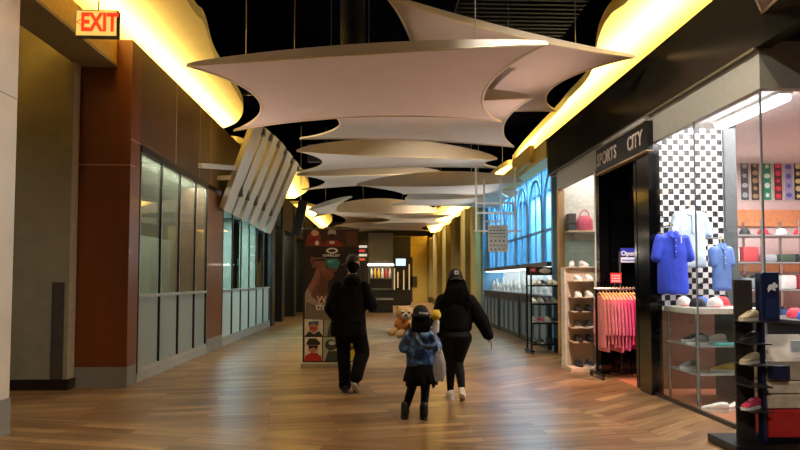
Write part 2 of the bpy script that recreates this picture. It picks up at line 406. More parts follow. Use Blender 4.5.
# checkered display partition
def checker():
    m = bpy.data.materials.new('checker'); m.use_nodes = True; nt = m.node_tree; b = nt.nodes['Principled BSDF']
    tc = nt.nodes.new('ShaderNodeTexCoord'); ck = nt.nodes.new('ShaderNodeTexChecker'); ck.inputs['Scale'].default_value = 1 / .075
    ck.inputs['Color1'].default_value = lin('#101012'); ck.inputs['Color2'].default_value = lin('#dcdcd6')
    mp = nt.nodes.new('ShaderNodeMapping'); mp.inputs['Location'].default_value = (.01, .0375, .02)
    nt.links.new(tc.outputs['Object'], mp.inputs[0]); nt.links.new(mp.outputs[0], ck.inputs['Vector']); nt.links.new(ck.outputs[0], b.inputs['Base Color'])
    b.inputs['Roughness'].default_value = .45; return m
mb = MB().use(checker()).box((3.61, 7.90, 1.05), (4.66, 7.95, 3.50))
mb.use(M('#2c2d2e', .5)); 
for i in range(24):
    a, c = random.randrange(13), random.randrange(19)
    x, z = 3.66 + a * .075, 1.3 + c * .11
    mb.box((x - .018, 7.896, z - .006), (x + .022, 7.899, z + .008), rot=Matrix.Rotation(-.6, 3, 'Y'))
mb.use(M('#4a4f50', .5)).box((4.66, 7.85, 0), (4.82, 8.0, 3.57)).use(M('#6b4636', .5)).box((3.61, 7.91, 0), (4.66, 7.96, 1.05))
struct('wall_checkered', mb)

# jeweller's front with blue lit arches
XJ = 3.8
m_bl = M('#a4cbe0', .5, var=.15, scale=3)
m_bd = M('#6fa4c8', .4)
struct('wall_jeweller', MB().use(m_bl).box((5.0, 12.2, 0), (5.06, 20.6, 4.1)).use(M('#6f98b2', .6)).box((3.56, 12.1, 0), (5.0, 12.2, 3.57)).box((3.6, 20.5, 0), (5, 20.6, 4.1)).use(M('#d8d8d8', .6)).box((3.56, 12.2, 4.1), (5.06, 20.6, 4.15)))
t = bpy.data.objects.new('window_8', None); COL.objects.link(t); t.location = (XJ, 16, 0); t['kind'] = 'structure'
mb = MB().use(m_bd)
ys = [12.3 + i * 1.35 for i in range(7)]
for i, y in enumerate(ys):
    mb.box((XJ - .03, y - .05, 1.85), (XJ + .05, y + .05, 4.0))
    if i < 6:
        pts = []
        for k in range(13):
            a = PI * k / 12; yy = y + .675 - .56 * math.cos(a); pts.append((XJ + .01, yy, 2.9 + .95 * math.sin(a) ** .8))
        mb.tube([(XJ + .01, pts[0][1], 1.9)] + pts + [(XJ + .01, pts[-1][1], 1.9)], .035, 6)
        mb.tube([(XJ + .01, y + .675, 1.9), (XJ + .01, y + .675, 3.8)], .02, 6)
mb.box((XJ - .03, ys[0], 2.55), (XJ + .05, ys[-1], 2.60)); mb.box((XJ - .03, ys[0], 3.98), (XJ + .06, ys[-1], 4.1))
mb.build('arch_tracery', None, t, True)
MB().box((XJ + .02, 12.3, 1.85), (XJ + .03, 20.4, 4.0)).build('pane', g_blue, t)
struct('trim_7', MB().use(M('#cfae55', .5)).box((3.42, 12.0, 3.95), (3.76, 20.58, 4.33)).box((3.3, 12.9, 4.02), (3.42, 14.6, 4.4)))
# further right: piers and dark doorways
m_pier = M('#a8985a', .6, var=.1, scale=3); m_doorway = M('#17130d', .4)
for i, (y0, y1) in enumerate([(20.6, 21.6), (23.0, 24.2), (26, 27.4), (29.6, 31.2), (34, 36.4), (39, 43)]):
    struct('pier', MB().use(m_pier).box((3.35, y0, 0), (4.2, y1, 4.22)).use(M('#4d4020', .5)).box((3.33, y0 - .02, 0), (4.2, y1 + .02, .35)))
mb = MB().use(m_pier).box((3.6, 20.6, 3.3), (4.2, 44, 4.22)).use(m_doorway).box((4.1, 20.6, 0), (4.2, 44, 3.3))
mb.use(M('#3a3528', .4, metal=.4))
for y in (22.3, 25.1, 28.5, 32.6, 37.7): mb.box((4.0, y - .6, 2.5), (4.12, y + .6, 2.56)); mb.box((4.0, y - .04, 0), (4.1, y + .04, 3.3))
struct('wall_right_far', mb)
# ================================================================== SAILS
m_sail = M('#cdc3b8', .75, var=.03, scale=3)
m_pipe = M('#d9cdae', .6, var=.03)
m_steel = M('#8b8b88', .35, metal=.8)
CEIL = 6.3
def sail(label, c, ins, T=.22, dome=.0, cables=(.3, .7), zb=.03, cv=.12):
    """c: near-left, near-right, far-right, far-left corners; ins: how far each edge (near, right, far, left) is drawn in, metres"""
    c = [Vector(p) for p in c]; cen = sum(c, Vector()) / 4
    def edge(a, b, k):
        mid = (a + b) / 2; n = cen - mid; n.z = 0; n.normalize()
        def f(t): return a.lerp(b, t) + n * (k * (1 - (2 * t - 1) ** 2) ** .9)
        return f
    e0, e1, e2, e3 = edge(c[0], c[1], ins[0]), edge(c[1], c[2], ins[1]), edge(c[3], c[2], ins[2]), edge(c[0], c[3], ins[3])
    def S(u, v):
        p = e0(u) * (1 - v) + e2(u) * v + e3(v) * (1 - u) + e1(v) * u
        p -= (c[0] * (1-u) * (1-v) + c[1] * u * (1-v) + c[2] * u * v + c[3] * (1-u) * v)
        p.z += dome * math.sin(PI * u) * math.sin(PI * v); return p
    def top(u, v):
        p = S(u, v); p.z += zb + T * math.sin(PI * u) ** .7 * (1 - v) ** 2 + .05 * math.sin(PI * u) * math.sin(PI * v); return p
    t = thing('tensile_sail', label, 'sail', (cen.x, cen.y, min(p.z for p in c)), 'fabric sails hung along the mall ceiling')
    NU, NV = 36, 24
    mb = MB(); a = mb.grid(S, NU, NV); b = mb.grid(top, NU, NV)
    rim = lambda g: [g[i][0] for i in range(NU)] + [g[NU][j] for j in range(NV)] + [g[i][NV] for i in range(NU, 0, -1)] + [g[0][j] for j in range(NV, 0, -1)]
    ra, rb = rim(a), rim(b)
    for i in range(len(ra)): mb.face([ra[i], ra[(i+1) % len(ra)], rb[(i+1) % len(ra)], rb[i]])
    mb.build('membrane', m_sail, t, True)
    pts = [S(i / 30, 0) for i in range(30)] + [S(1, j / 20) for j in range(20)] + [S(1 - i / 30, 1) for i in range(30)] + [S(0, 1 - j / 20) for j in range(20)]
    MB().tube(pts, .014, 6, True).build('edge_piping', m_pipe, t, True)
    for u in cables:
        p = top(u, cv); MB().cyl(p, (p.x, p.y, CEIL), .006, seg=6).build('hanging_cable', m_steel, t)
    return t
def zc(l): return [atZ(x, y, z) for x, y, z in l]
sail('broad pinkish fabric sail nearest overhead, straight near edge and notched ends',
     zc([(187, 66, 3.75), (547, 44, 3.75), (501, 122, 3.75), (234, 131, 3.75)]), (-.02, .42, .55, .62), .085, cables=(.1, .27, .86))
sail('fabric sail tilted up behind the nearest one, long pointed tip reaching the bright cove',
     zc([(386, -4, 4.35), (635, 57, 4.25), (556, 111, 4.25), (396, 120, 4.3)]), (.2, .55, .2, .35), .05, cables=(.5, .85))
sail('pale sail corner poking into the top of the view above the shop glass',
     [(1.0, 2.0, 3.85), (3.7, 2.1, 3.85), tuple(atZ(762, 13, 3.85)), (2.2, 4.4, 3.85)], (.1, .2, .25, .2), .1, cables=(.5,))
sail('grey-lit sail just behind the nearest broad sail, with a rounded notch at its end',
     zc([(283, 100, 3.95), (532, 98, 3.95), (514, 147, 3.95), (300, 139, 3.95)]), (.1, .3, .25, .75), .2, cables=(.1, .28))
sail('fabric sail third down the row, dark raised band over its bright near edge',
     zc([(297, 151, 4.0), (497, 159, 4.0), (498, 168, 4.0), (298, 172, 4.0)]), (.18, .3, .35, .55), .34, cables=(.3, .6))
sail('fabric sail with scooped end beyond the slatted screen, left half of the corridor',
     zc([(297, 175, 4.14), (440, 172, 4.14), (415, 184, 4.14), (302, 190, 4.14)]), (.3, .3, .3, .75), .25)
sail('low sail with olive shaded band over its curved edge, on the shop side',
     zc([(357, 185, 3.68), (522, 181, 3.68), (508, 197, 3.68), (404, 194, 3.68)]), (.45, .3, .35, .2), .32, cables=(.7, .92))
sail('blue-grey sail behind the low olive one, above the white hanging frame',
     zc([(405, 199, 3.8), (520, 194, 3.8), (508, 208, 3.8), (392, 205, 3.8)]), (.4, .3, .2, .2), .5)
sail('wide brown-shaded sail far along the corridor above the banner',
     zc([(322, 211, 4.1), (440, 212, 4.1), (436, 224, 4.1), (333, 227, 4.1)]), (.5, .6, 1.2, .8), .55)
sail('small distant sail with a dark lens-shaped gap before it, toward the right cove light',
     zc([(378, 217, 3.8), (450, 216, 3.8), (446, 223, 3.8), (372, 224, 3.8)]), (.6, .5, .5, .6), .12, cables=(.96,))
sail('distant sail over the kiosk, lowest of the far sails',
     zc([(335, 226, 3.75), (440, 224, 3.75), (430, 231, 3.75), (350, 232, 3.75)]), (.8, .6, .8, .8), .2, cables=(.985,), cv=.02)
sail('small leaning sail tip beyond the slatted screen, lit yellow by the cove',
     zc([(308, 210, 3.55), (352, 197, 3.85), (338, 212, 3.55), (312, 218, 3.5)]), (.3, .3, .3, .3), .1, cables=(.5,), cv=.97)

# slatted screen leaning out from the left wall ----------------------
t = thing('slatted_screen', 'leaning white slatted screen fixed high on the brown wall, its slats in a row', 'screen', (XL, 16, 3.0))
m_slat = M('#c9c3b0', .5, var=.05); m_slat2 = M('#6d6a60', .5)
bots = [(219, 207), (228, 212), (237, 216.5), (245.5, 221), (254, 226), (262, 230.5), (270, 233)]
tops = [(250, 122), (262, 126), (270.5, 133), (278, 140), (285, 149), (292, 158), (298, 165)]
B = [atX(a, b, XL + .02) for a, b in bots]
def topat(i):
    y = B[i].y; return atY(tops[i][0], tops[i][1], y + .05)
T_ = [topat(i) for i in range(7)]
for i in range(6):
    b0, t0 = B[i], T_[i]; gap = .36 if i else .15
    b1, t1 = B[i].lerp(B[i+1], 1 - gap), T_[i].lerp(T_[i+1], 1 - gap)
    n = Vector((.10, 0, -.06))
    MB().prism([b0, b1, t1, t0], n).build('slat', m_slat, t)
    h = b1.lerp(t1, .25); MB().box(h + Vector((.0, -.03, -.16)), h + Vector((.16, .10, .08)), .01).build('bracket', m_slat2, t)
    h = b1.lerp(t1, .93); MB().box(h + Vector((.0, -.08, -.10)), h + Vector((.16, .10, .06)), .01).build('bracket', m_slat2, t)
MB().tube([B[0] + Vector((.0, 0, .25)), B[6] + Vector((.0, 0, .25))], .03).build('rail', m_slat2, t)
MB().tube([T_[0] + Vector((-.02, 0, -.2)), T_[6] + Vector((-.02, 0, -.2))], .03).build('rail', m_slat2, t)
a = atX(198, 168, XL); b = B[0].lerp(T_[0], .43)
MB().prism([a, a + Vector((0, 0, .10)), b + Vector((0, 0, .10)), b], (.07, .02, 0)).build('stay_arm', m_slat, t)
a = atX(217, 180, XL); b = B[0].lerp(T_[0], .32)
MB().prism([a, a + Vector((0, 0, .09)), b + Vector((0, 0, .09)), b], (.07, .02, 0)).build('stay_arm', m_slat, t)

# exit sign ----------------------------------------------------------
Ye = 6.4
p = [atY(75, 9, Ye), atY(118, 10, Ye), atY(118, 38.5, Ye), atY(75, 36.5, Ye)]
t = thing('exit_sign', 'lit red-lettered EXIT sign hanging beside the orange-brown wall', 'sign', (p[0].x * .5 + p[1].x * .5, Ye, p[3].z))
MB().box((p[3].x, Ye, p[3].z), (p[1].x, Ye + .07, p[1].z), .006).build('housing', M('#5b5540', .5), t)
MB().box((p[3].x + .012, Ye - .004, p[3].z + .014), (p[1].x - .012, Ye, p[1].z - .014)).build('face_plate', M('#d9b66a', .5, emit=.55, emit_hex='#ecc060'), t)
m_red = M('#e01808', .5, emit=1.3, emit_hex='#ff2810')
cx = (p[3].x + p[1].x) / 2; cz = (p[3].z + p[1].z) / 2
text('lettering', 'EXIT', (cx + .03, Ye - .006, cz), .27, m_red, t, sx=.70, bold=.009)
text('arrow_mark', '<', (cx - .185, Ye - .006, cz), .14, M('#c96a30', .5, emit=.5, emit_hex='#e06a30'), t, sx=.7)
q = atY(97, 9, Ye); MB().cyl((q.x, Ye + .035, q.z - .01), (q.x, Ye + .035, 5.25), .008).build('hanging_rod', m_steel, t)

# white hanging frame with a notice -----------------------------------
Yf = 13.0
t = thing('hanging_frame', 'white metal frame hanging before the blue shop windows, carrying a printed notice', 'hanging frame', (*atY(498, 252, Yf).xy, atY(498, 252, Yf).z), None)
m_wht = M('#e6e8e6', .5)
mb = MB()
for px, y0, y1, dy in ((476, 176, 232, 0), (488, 176, 232, .5), (515, 176, 235, 0), (505, 176, 224, .5)):
    a, b = atY(px, y0, Yf), atY(px, y1, Yf); mb.box((a.x - .019, Yf + dy - .019, b.z), (a.x + .019, Yf + dy + .019, 3.93 if px in (476, 515) else a.z))
for px0, px1, y, dy in ((476, 515, 213, 0), (488, 505, 219, .5), (474, 521, 231, 0), (488, 505, 200, .5), (476, 515, 203, 0)):
    a, b = atY(px0, y, Yf), atY(px1, y, Yf); mb.box((a.x, Yf + dy - .012, a.z - .018), (b.x, Yf + dy + .012, a.z + .018))
for px, y in ((476, 213), (515, 213), (476, 231), (515, 231)):
    a = atY(px, y, Yf); mb.tube([a, a + Vector((.06 if px < 500 else -.06, .5, 0))], .012, 6)
mb.build('frame', m_wht, t)
a, b = atY(488, 225, Yf), atY(508, 252, Yf)
pn = MB().box((a.x, Yf - .02, b.z), (b.x, Yf - .005, a.z)).build('notice_board', M('#b9c2c8', .5), t)
mb = MB(); w = b.x - a.x; h = a.z - b.z
for r_, (y, n, hh) in enumerate([(.90, 1, .02), (.80, 5, .05), (.68, 7, .05), (.56, 6, .03), (.42, 4, .08), (.26, 5, .07), (.11, 4, .07)]):
    for k in range(n):
        x0 = a.x + w * (.08 + .84 * k / n); x1 = a.x + w * (.08 + .84 * (k + .62) / n); z = b.z + h * y
        if r_ >= 4: mb.prism([(x0, Yf - .022, z - h * hh * .5), (x1, Yf - .022, z - h * hh * .5), ((x0 * .4 + x1 * .6), Yf - .022, z + h * hh * .5)], (0, .002, 0))
        else: mb.box((x0, Yf - .022, z - h * hh / 2), (x1, Yf - .02, z + h * hh / 2))
mb.build('print', M('#3c4650', .6), pn)

# ceiling services -----------------------------------------------------
m_duct = M('#1a1d30', .45, metal=.3, var=.3)
t = tag(MB().cyl((-.33, 7.6, 4.2), (-.33, 7.6, 6.3), .16, seg=16).build('duct', m_duct, None, True), 'dark bluish vertical duct rising to the ceiling behind the nearest sail', 'duct')
for (x0, x1, y, z, r, lb) in ((-3.0, 3.2, 13.2, 5.75, .22, 'dark round duct crossing the black ceiling nearest'), (-2.3, 3.0, 19.6, 5.6, .3, 'dark round duct crossing the black ceiling farther off')):
    tag(MB().cyl((x0, y, z), (x1, y, z), r, seg=18).build('duct', m_duct, None, True), lb, 'duct')
t = thing('ceiling_grille', 'black slatted air grille in the dark ceiling above the tilted sail', 'grille', (2.1, 9.2, 5.55))
MB().box((1.2, 8.2, 5.62), (3.1, 10.2, 5.7)).build('backing', m_black, t)
mb = MB()
for k in range(14): mb.box((1.2, 8.25 + k * .14, 5.55), (3.1, 8.30 + k * .14, 5.61))
mb.build('grille', M('#050506', .8, spec=.1), t)

# ================================================================== LIGHTS
W = bpy.data.worlds.new('world'); sc.world = W; W.use_nodes = True
W.node_tree.nodes['Background'].inputs[0].default_value = (.9, .85, .8, 1); W.node_tree.nodes['Background'].inputs[1].default_value = .03
WARM = '#ffe2a0'
def area_up(name, x, y0, y1, z, e, col=WARM, w=.25, tilt=0):
    lamp(name, 'AREA', (x, (y0+y1)/2, z), e, col, (R(180), R(tilt), 0), w, abs(y1-y0))
area_up('cove_strip_left', -3.75, 2, 16, 4.95, 230, w=.15)
area_up('cove_strip_left_far', -3.85, 16.5, 28, 4.80, 300)
area_up('cove_strip_left_end', -3.85, 30, 44, 4.80, 250)
area_up('cove_strip_right', 3.72, 2.5, 16.5, 4.62, 290, w=.12)
area_up('cove_strip_right_mid', 3.95, 15.5, 25, 4.36, 330)
area_up('cove_strip_right_far', 3.95, 26, 44, 4.36, 480)
def spot(name, loc, tgt, e, col, ang, soft=.15, blend=.8):
    o = lamp(name, 'SPOT', loc, e, col, spot=ang, soft=soft, blend=blend); aim(o, tgt)
# unseen spots added along both sides to brighten the sail undersides
for y, e, c in ((3.6, 85, '#ffd2c0'), (7.4, 95, '#ffd2c0'), (11.2, 85, '#fff4ee'), (14, 70, '#fff6f0'), (17, 70, '#fff6f0'), (23, 110, '#fff0dc')):
    spot('sail_fill_spot', (3.3, y + 1.6, 2.6), (-.5, y - .9, 4.2), e, c, 94, .06)
    spot('sail_fill_spot', (-3.3, y + 1.6, 2.6), (.5, y - .9, 4.2), e * .9, c, 94, .06)
# unseen spots added overhead to brighten the floor and far corridor
for x, y, e in ((0, -2, 200), (-1.6, 2.6, 45), (2.0, 4.2, 280), (-1.9, 9.9, 130), (1.2, 10.9, 290), (.4, 15.2, 240), (0, 20, 200), (0, 28, 400), (0, 38, 500), (2.2, 23, 420), (2.2, 30, 520), (2.2, 36, 600)):
    spot('overhead_fill_spot', (x, y, 5.9), (x, y, 0), e, '#ffedd2', 100)
# unseen spots added to brighten the side walls, shop header and shoe stand
spot('added_wall_spot', (.4, 2.6, 5.6), (-3.5, 4.6, 2.2), 420, '#fff2e0', 60)
spot('added_wall_spot', (.2, 4.8, 5.4), (3.5, 6.6, 3.0), 480, '#fff6ec', 62)
spot('entrance_light', (3.95, 8.6, 3.12), (2.75, 8.5, 0), 270, '#ffbc9c', 66, .05)
spot('added_wall_spot', (.8, .2, 3.7), (3.5, 5.0, .7), 210, '#fff4ec', 34)
spot('added_wall_spot', (-.6, 9.6, 5.6), (-3.5, 10.4, 3.2), 45, '#ffe0b8', 80)
# shop lamps, plus one added spot for the coats
lamp('shop_light', 'AREA', (5.2, 7.8, 3.5), 330, '#fff0f0', (0, 0, 0), 2.6, 3.6)
lamp('shop_light', 'AREA', (4.15, 6.7, 3.5), 30, '#ffeef0', (0, 0, 0), .9, 1.9)
lamp('shop_light', 'AREA', (4.1, 10.5, 3.5), 16, '#fff0e4', (0, 0, 0), .8, 1.8)
spot('shop_light', (2.6, 7.4, 3.9), (3.6, 9.1, .9), 330, '#ffe8e4', 50, .08)  # added spot out in the corridor, brightens the pink coats
lamp('jeweller_light', 'AREA', (4.4, 16.2, 4.05), 330, '#cfeafc', (0, 0, 0), .8, 7)
lamp('vacant_shop_light', 'AREA', (-3.75, 10.4, 3.35), 58, '#f4f2e2', (0, R(-25), 0), .2, 3.4)
lamp('vacant_shop_light', 'AREA', (-4.6, 16, 3.35), 380, '#dcf0f4', (0, 0, 0), 1.2, 5)
lamp('shop_light', 'AREA', (-4.1, 23, 3.3), 40, '#ffe8c0', (0, 0, 0), .6, 6)
sc.view_settings.view_transform = 'Standard'; sc.view_settings.look = 'None'; sc.view_settings.gamma = 1; sc.view_settings.exposure = .9
sc.view_settings.use_curve_mapping = False
sc.cycles.use_denoising = True
sc.cycles.max_bounces = 8; sc.cycles.transparent_max_bounces = 16; sc.cycles.sample_clamp_indirect = 6
# ================================================================== THINGS
m_wh = M('#d9d9d4', .5, var=.03); m_blk = M('#121214', .45); m_blkm = M('#19191c', .3, metal=.6); m_cream = M('#cfc4a6', .6)
m_chrome = M('#b8b8b8', .2, metal=.9, var=.03)
# ---- pull-up banner (printed, so flat): art laid out on the sheet itself
Yb = 10.1
t = thing('pull_up_banner', 'tall pull-up banner of a sunglasses advertisement standing behind the man', 'banner', (atY(331, 366, Yb).x, Yb, 0))
bl, br_ = atY(303.5, 229, Yb), atY(359, 229, Yb); bx0, bx1 = bl.x, br_.x
sheet = MB().box((bx0, Yb, .08), (bx1, Yb + .006, bl.z)).build('printed_sheet', M('#1b1512', .5), t)
MB().box((bx0 - .02, Yb - .10, 0), (bx1 + .02, Yb + .12, .085), .012).build('base', M('#b3a88f', .35, metal=.4), t)
MB().box((bx0 - .01, Yb - .012, bl.z - .012), (bx1 + .01, Yb + .02, bl.z + .015), .004).build('top_rail', m_chrome, t)
MB().cyl(((bx0 + bx1) / 2, Yb + .06, .05), ((bx0 + bx1) / 2, Yb + .02, bl.z), .012).build('pole', m_chrome, t)
LAY = [0]
art = MB()
def patch(hexc, pts):
    LAY[0] += 1; art.use(M(hexc, .5, var=.2, scale=22)); k = Yb - .0012 - .00025 * LAY[0]
    art.poly([atY(x, y, k) for x, y in pts])
def disc(hexc, cx, cy, rx, ry, n=18, a=0):
    patch(hexc, [(cx + rx * math.cos(2*PI*i/n) * math.cos(a) - ry * math.sin(2*PI*i/n) * math.sin(a), cy + rx * math.cos(2*PI*i/n) * math.sin(a) + ry * math.sin(2*PI*i/n) * math.cos(a)) for i in range(n)])
patch('#3a2114', [(304, 230), (358, 230), (358, 247), (304, 247)])
disc('#8a2a22', 314, 238, 7, 6); disc('#c8a890', 315, 233, 4, 3); patch('#7a1f1c', [(306, 241), (312, 237), (320, 240), (324, 246), (306, 246)])
disc('#d8d0c8', 317, 243, 2.2, 2.4); disc('#b8b0a8', 332, 233, 4.2, 4); patch('#241814', [(328.5, 234), (335.5, 234), (334.5, 237), (329.5, 237)])
patch('#8c1f1e', [(323, 246), (327, 240), (337, 240), (343, 244), (343, 246.5)]); disc('#cfc6bd', 332, 242.5, 3, 1.6); patch('#5a3322', [(345, 231), (357, 231), (357, 246), (347, 246)])
# big profile wearing sunglasses
patch('#1d1512', [(305, 248), (358, 248), (358, 306), (305, 306)])
patch('#6e453a', [(314, 257), (326, 257), (327, 268), (338.5, 268), (336.5, 271), (333, 272.3), (334.5, 275), (332, 279), (327.5, 281.5), (328, 291), (331, 302), (306, 302), (306, 290), (312, 280), (316, 270)])
patch('#8c5d4f', [(316, 270), (319, 268), (320, 277), (315, 286), (310, 297), (306, 299), (306, 290), (312, 280)]); patch('#5a362d', [(320, 272), (327, 281.5), (328, 291), (322, 297), (317, 290), (321, 280)])
patch('#7f5244', [(316, 258), (325, 258), (326, 269), (331, 271), (330, 275), (322, 272), (317, 266)])
patch('#7a4c40', [(310, 258), (312, 255.5), (315, 257), (316, 263), (314.5, 268.5), (312, 266)]); patch('#4c2c24', [(312, 259), (314, 259), (314.3, 264), (313, 266)])
patch('#0f0d0d', [(308.5, 256), (310, 250), (317, 246.8), (330, 247), (339, 250), (346, 256.5), (338, 258), (326, 257.5), (315, 257.5)])
patch('#141111', [(315, 259.5), (327, 258.5), (327, 261), (315, 261)])
patch('#2f8088', [(325.5, 259), (337, 258.5), (340.5, 262.5), (337.5, 268.3), (329.5, 268), (326, 264)]); patch('#58a8ac', [(328, 260), (335, 260), (331.5, 263), (328, 263)])
patch('#7d3a34', [(326, 273), (333, 272.3), (334, 274.2), (327, 275.2)])
patch('#9c928c', [(305, 293), (308.5, 288), (312, 297), (321, 303), (330, 299), (340, 306), (345, 318), (305, 318)]); patch('#6c6460', [(306, 302), (318, 306), (344, 309), (345, 320), (305, 320)])
# three rows of sport portraits
patch('#c9c5bd', [(304.5, 319), (323, 320), (323, 336), (304.5, 336)]); patch('#2d4f86', [(308, 322), (319, 321), (318, 326), (309, 326)]); disc('#a8735c', 313.5, 328, 4.4, 4.6)
patch('#b4302c', [(309, 327), (318, 327), (316, 330), (311, 330)]); patch('#23262e', [(305, 336), (309, 331), (313.5, 334), (319, 331), (323, 336)])
patch('#8d938c', [(324, 320), (340, 321), (340, 336), (324, 336)]); patch('#3d4038', [(330, 322), (337, 326), (339, 336), (327, 336)])
patch('#d6cec2', [(304.5, 337), (322, 337), (322, 361), (304.5, 361)]); disc('#b27d62', 313, 347, 5, 7); patch('#1d1d20', [(306.5, 343), (309, 338.5), (316, 338.5), (320.5, 343), (320, 345), (307, 345)])
patch('#141416', [(308, 345.5), (318.5, 345.5), (317, 349), (313.5, 347.5), (309.5, 349)]); patch('#b3231c', [(304.5, 361), (305, 356), (310, 353), (317, 353), (321, 356), (322, 361)])
patch('#9aa28c', [(323, 337), (358, 337), (358, 361), (323, 361)]); disc('#2c3036', 331, 345, 6, 5.5); disc('#a8b0a8', 332, 343, 3.6, 2.2); patch('#30343a', [(325, 361), (328, 351), (337, 351), (341, 361)])
patch('#c9b51c', [(345, 341), (352, 342), (356, 352), (352, 360), (346, 357)]); patch('#3a3a30', [(344, 350), (358, 343), (358, 346), (345, 354)])
# the brand mark: a stretched ring
art.use(M('#dcdcda', .5)); Yk = Yb - .008
o_, i_ = [], []
for k in range(32):
    a = 2 * PI * k / 32; o_.append((332 + 6.0 * math.cos(a), 250.7 + 2.9 * math.sin(a))); i_.append((332 + 3.9 * math.cos(a), 250.7 + 1.5 * math.sin(a)))
for k in range(32):
    art.poly([atY(*o_[k], Yk), atY(*o_[(k+1) % 32], Yk), atY(*i_[(k+1) % 32], Yk), atY(*i_[k], Yk)])
art.build('artwork', None, sheet, norm=False)
m_ltr = M('#dcdcda', .5)
q = atY(331.5, 255.5, Yb - .008); text('lettering', 'OAKLEY', q, .052, m_ltr, sheet, sx=1.5, bold=.002)
q = atY(317, 299.5, Yb - .008); text('lettering', 'W', q, .15, M('#e6e2de', .5), sheet, align='LEFT')
q = atY(315.5, 307, Yb - .008); text('lettering', 'the', q, .17, M('#e6e2de', .5), sheet, align='LEFT')

# ---- people are in the next part.  Shop furniture --------------------
def sneaker(up, sole, accent, name='sneaker', high=0.):
    """one shoe, toe along +Y, origin under its middle"""
    t = bpy.data.objects.new(name, None); COL.objects.link(t); t.empty_display_size = .05
    def ring(y, w, z0, z1, n=14):
        o = []
        for k in range(n):
            a = 2 * PI * k / n; sx = math.copysign(abs(math.cos(a)) ** .75, math.cos(a)); sz = math.sin(a)
            o.append((w * sx, y, (z0 + z1) / 2 + (z1 - z0) / 2 * math.copysign(abs(sz) ** .8, sz)))
        return o
    up_b = MB().loft([ring(-.135, .024, .025, .075 + high), ring(-.12, .036, .02, .105 + high), ring(-.07, .040, .02, .108 + high), ring(-.02, .041, .02, .098), ring(.03, .044, .02, .078), ring(.08, .045, .02, .058), ring(.12, .036, .02, .046), ring(.142, .016, .022, .036)])
    up_b.build('upper', up, t, True)
    sb = MB(); pts = []
    for k in range(24):
        a = 2 * PI * k / 24; y = .15 * math.sin(a); w = .048 if y > .02 else .042
        pts.append((w * math.copysign(abs(math.cos(a)) ** .6, math.cos(a)), y, 0))
    sb.prism(pts, (0, 0, .028)).build('sole', sole, t)
    lb = MB()
    for k in range(4): y = -.01 + k * .022; z = .099 - k * .0145; lb.tube([(-.022, y, z - .008), (0, y + .004, z), (.022, y, z - .008)], .004, 5)
    lb.build('laces', accent, t)
    return t
SW = sneaker(M('#dedbd2', .5), M('#e6e4dc', .5), M('#cfcac0', .6)); SB = sneaker(M('#17171a', .5), M('#1f1f22', .5), M('#3a3a3e', .5))
SD = sneaker(M('#232529', .5), M('#d0cec6', .5), M('#c4c2bc', .6)); SR = sneaker(M('#c2355a', .5), M('#e0dcd6', .5), M('#e6c8d0', .6))
SG = sneaker(M('#7c7f84', .55), M('#d8d6d0', .5), M('#b0b0b0', .6)); SC = sneaker(M('#b9ac88', .6), M('#d6cdb4', .5), M('#9a8e6e', .6))
SY = sneaker(M('#d6b41e', .5), M('#e4e0d4', .5), M('#2a2a2a', .6))
PROTO_USED = set()
def put(proto, loc, rz, label, cat, group=None, tilt=None):
    if proto.name in PROTO_USED: o = copy_tree(proto)
    else: o = proto; PROTO_USED.add(proto.name)
    for k in ('label', 'category', 'group'):
        if k in o: del o[k]
    o.location = loc; o.rotation_euler = (0, 0, rz) if tilt is None else (tilt[0], tilt[1], rz)
    return tag(o, label, cat, group)

# black wire shoe rack outside the jeweller
Yr = 11.95
x0, x1 = atY(529, 300, Yr).x, atY(559, 300, Yr).x
t = thing('shoe_rack', 'open black wire rack of shoes on wheels beside the blue jeweller window', 'shoe rack', ((x0 + x1) / 2, Yr, 0))
mb = MB()
for x in (x0, x1):
    for y in (Yr - .17, Yr + .17): MB().box((x - .015, y - .015, .07), (x + .015, y + .015, 1.72)).build('post', m_blkm, t)
    MB().box((x - .04, Yr - .26, .04), (x + .04, Yr + .26, .075), .005).build('foot', m_blkm, t)
    for y in (Yr - .24, Yr + .24): MB().cyl((x - .012, y, .025), (x + .012, y, .025), .025, seg=10).build('wheel', m_blk, t)
zsh = [atY(540, y, Yr).z for y in (343, 322, 303, 285)]
for z in zsh:
    mb = MB().box((x0, Yr - .2, z - .03), (x1, Yr - .18, z)).box((x0, Yr + .18, z - .03), (x1, Yr + .2, z)).box((x0, Yr - .19, z - .012), (x1, Yr + .19, z))
    mb.build('shelf', m_blkm, t)
MB().box((x0, Yr + .19, 1.55), (x1, Yr + .2, 1.72)).build('back_panel', m_blk, t)
a = atY(533, 270, Yr - .2); p = MB().box((a.x - .055, Yr - .21, a.z - .045), (a.x + .055, Yr - .205, a.z + .045)).build('price_card', M('#b3262c', .5), t); p['label'] = 'red price card'
MB().box((a.x - .03, Yr - .212, a.z - .008), (a.x + .03, Yr - .2101, a.z + .008)).build('lettering', m_wh, p)
a = atY(545, 271, Yr - .2); mb = MB().ell((a.x, Yr - .205, a.z), (.12, .006, .05)); p = mb.build('logo_plate', M('#b9b9b4', .4), t, True); p['label'] = 'pale oval plate'
rows = [(zsh[0], [SB, SD, SB, SB], 'bottom'), (zsh[1], [SG, SR, SW, SD], 'second-lowest'), (zsh[2], [SW, SW, SG, SW], 'second-highest'), (zsh[3], [SW, SW, SD, SW, SW], 'top')]
NM = {id(SW): 'white', id(SB): 'black', id(SD): 'charcoal', id(SR): 'pink', id(SG): 'grey', id(SC): 'cream', id(SY): 'yellow'}
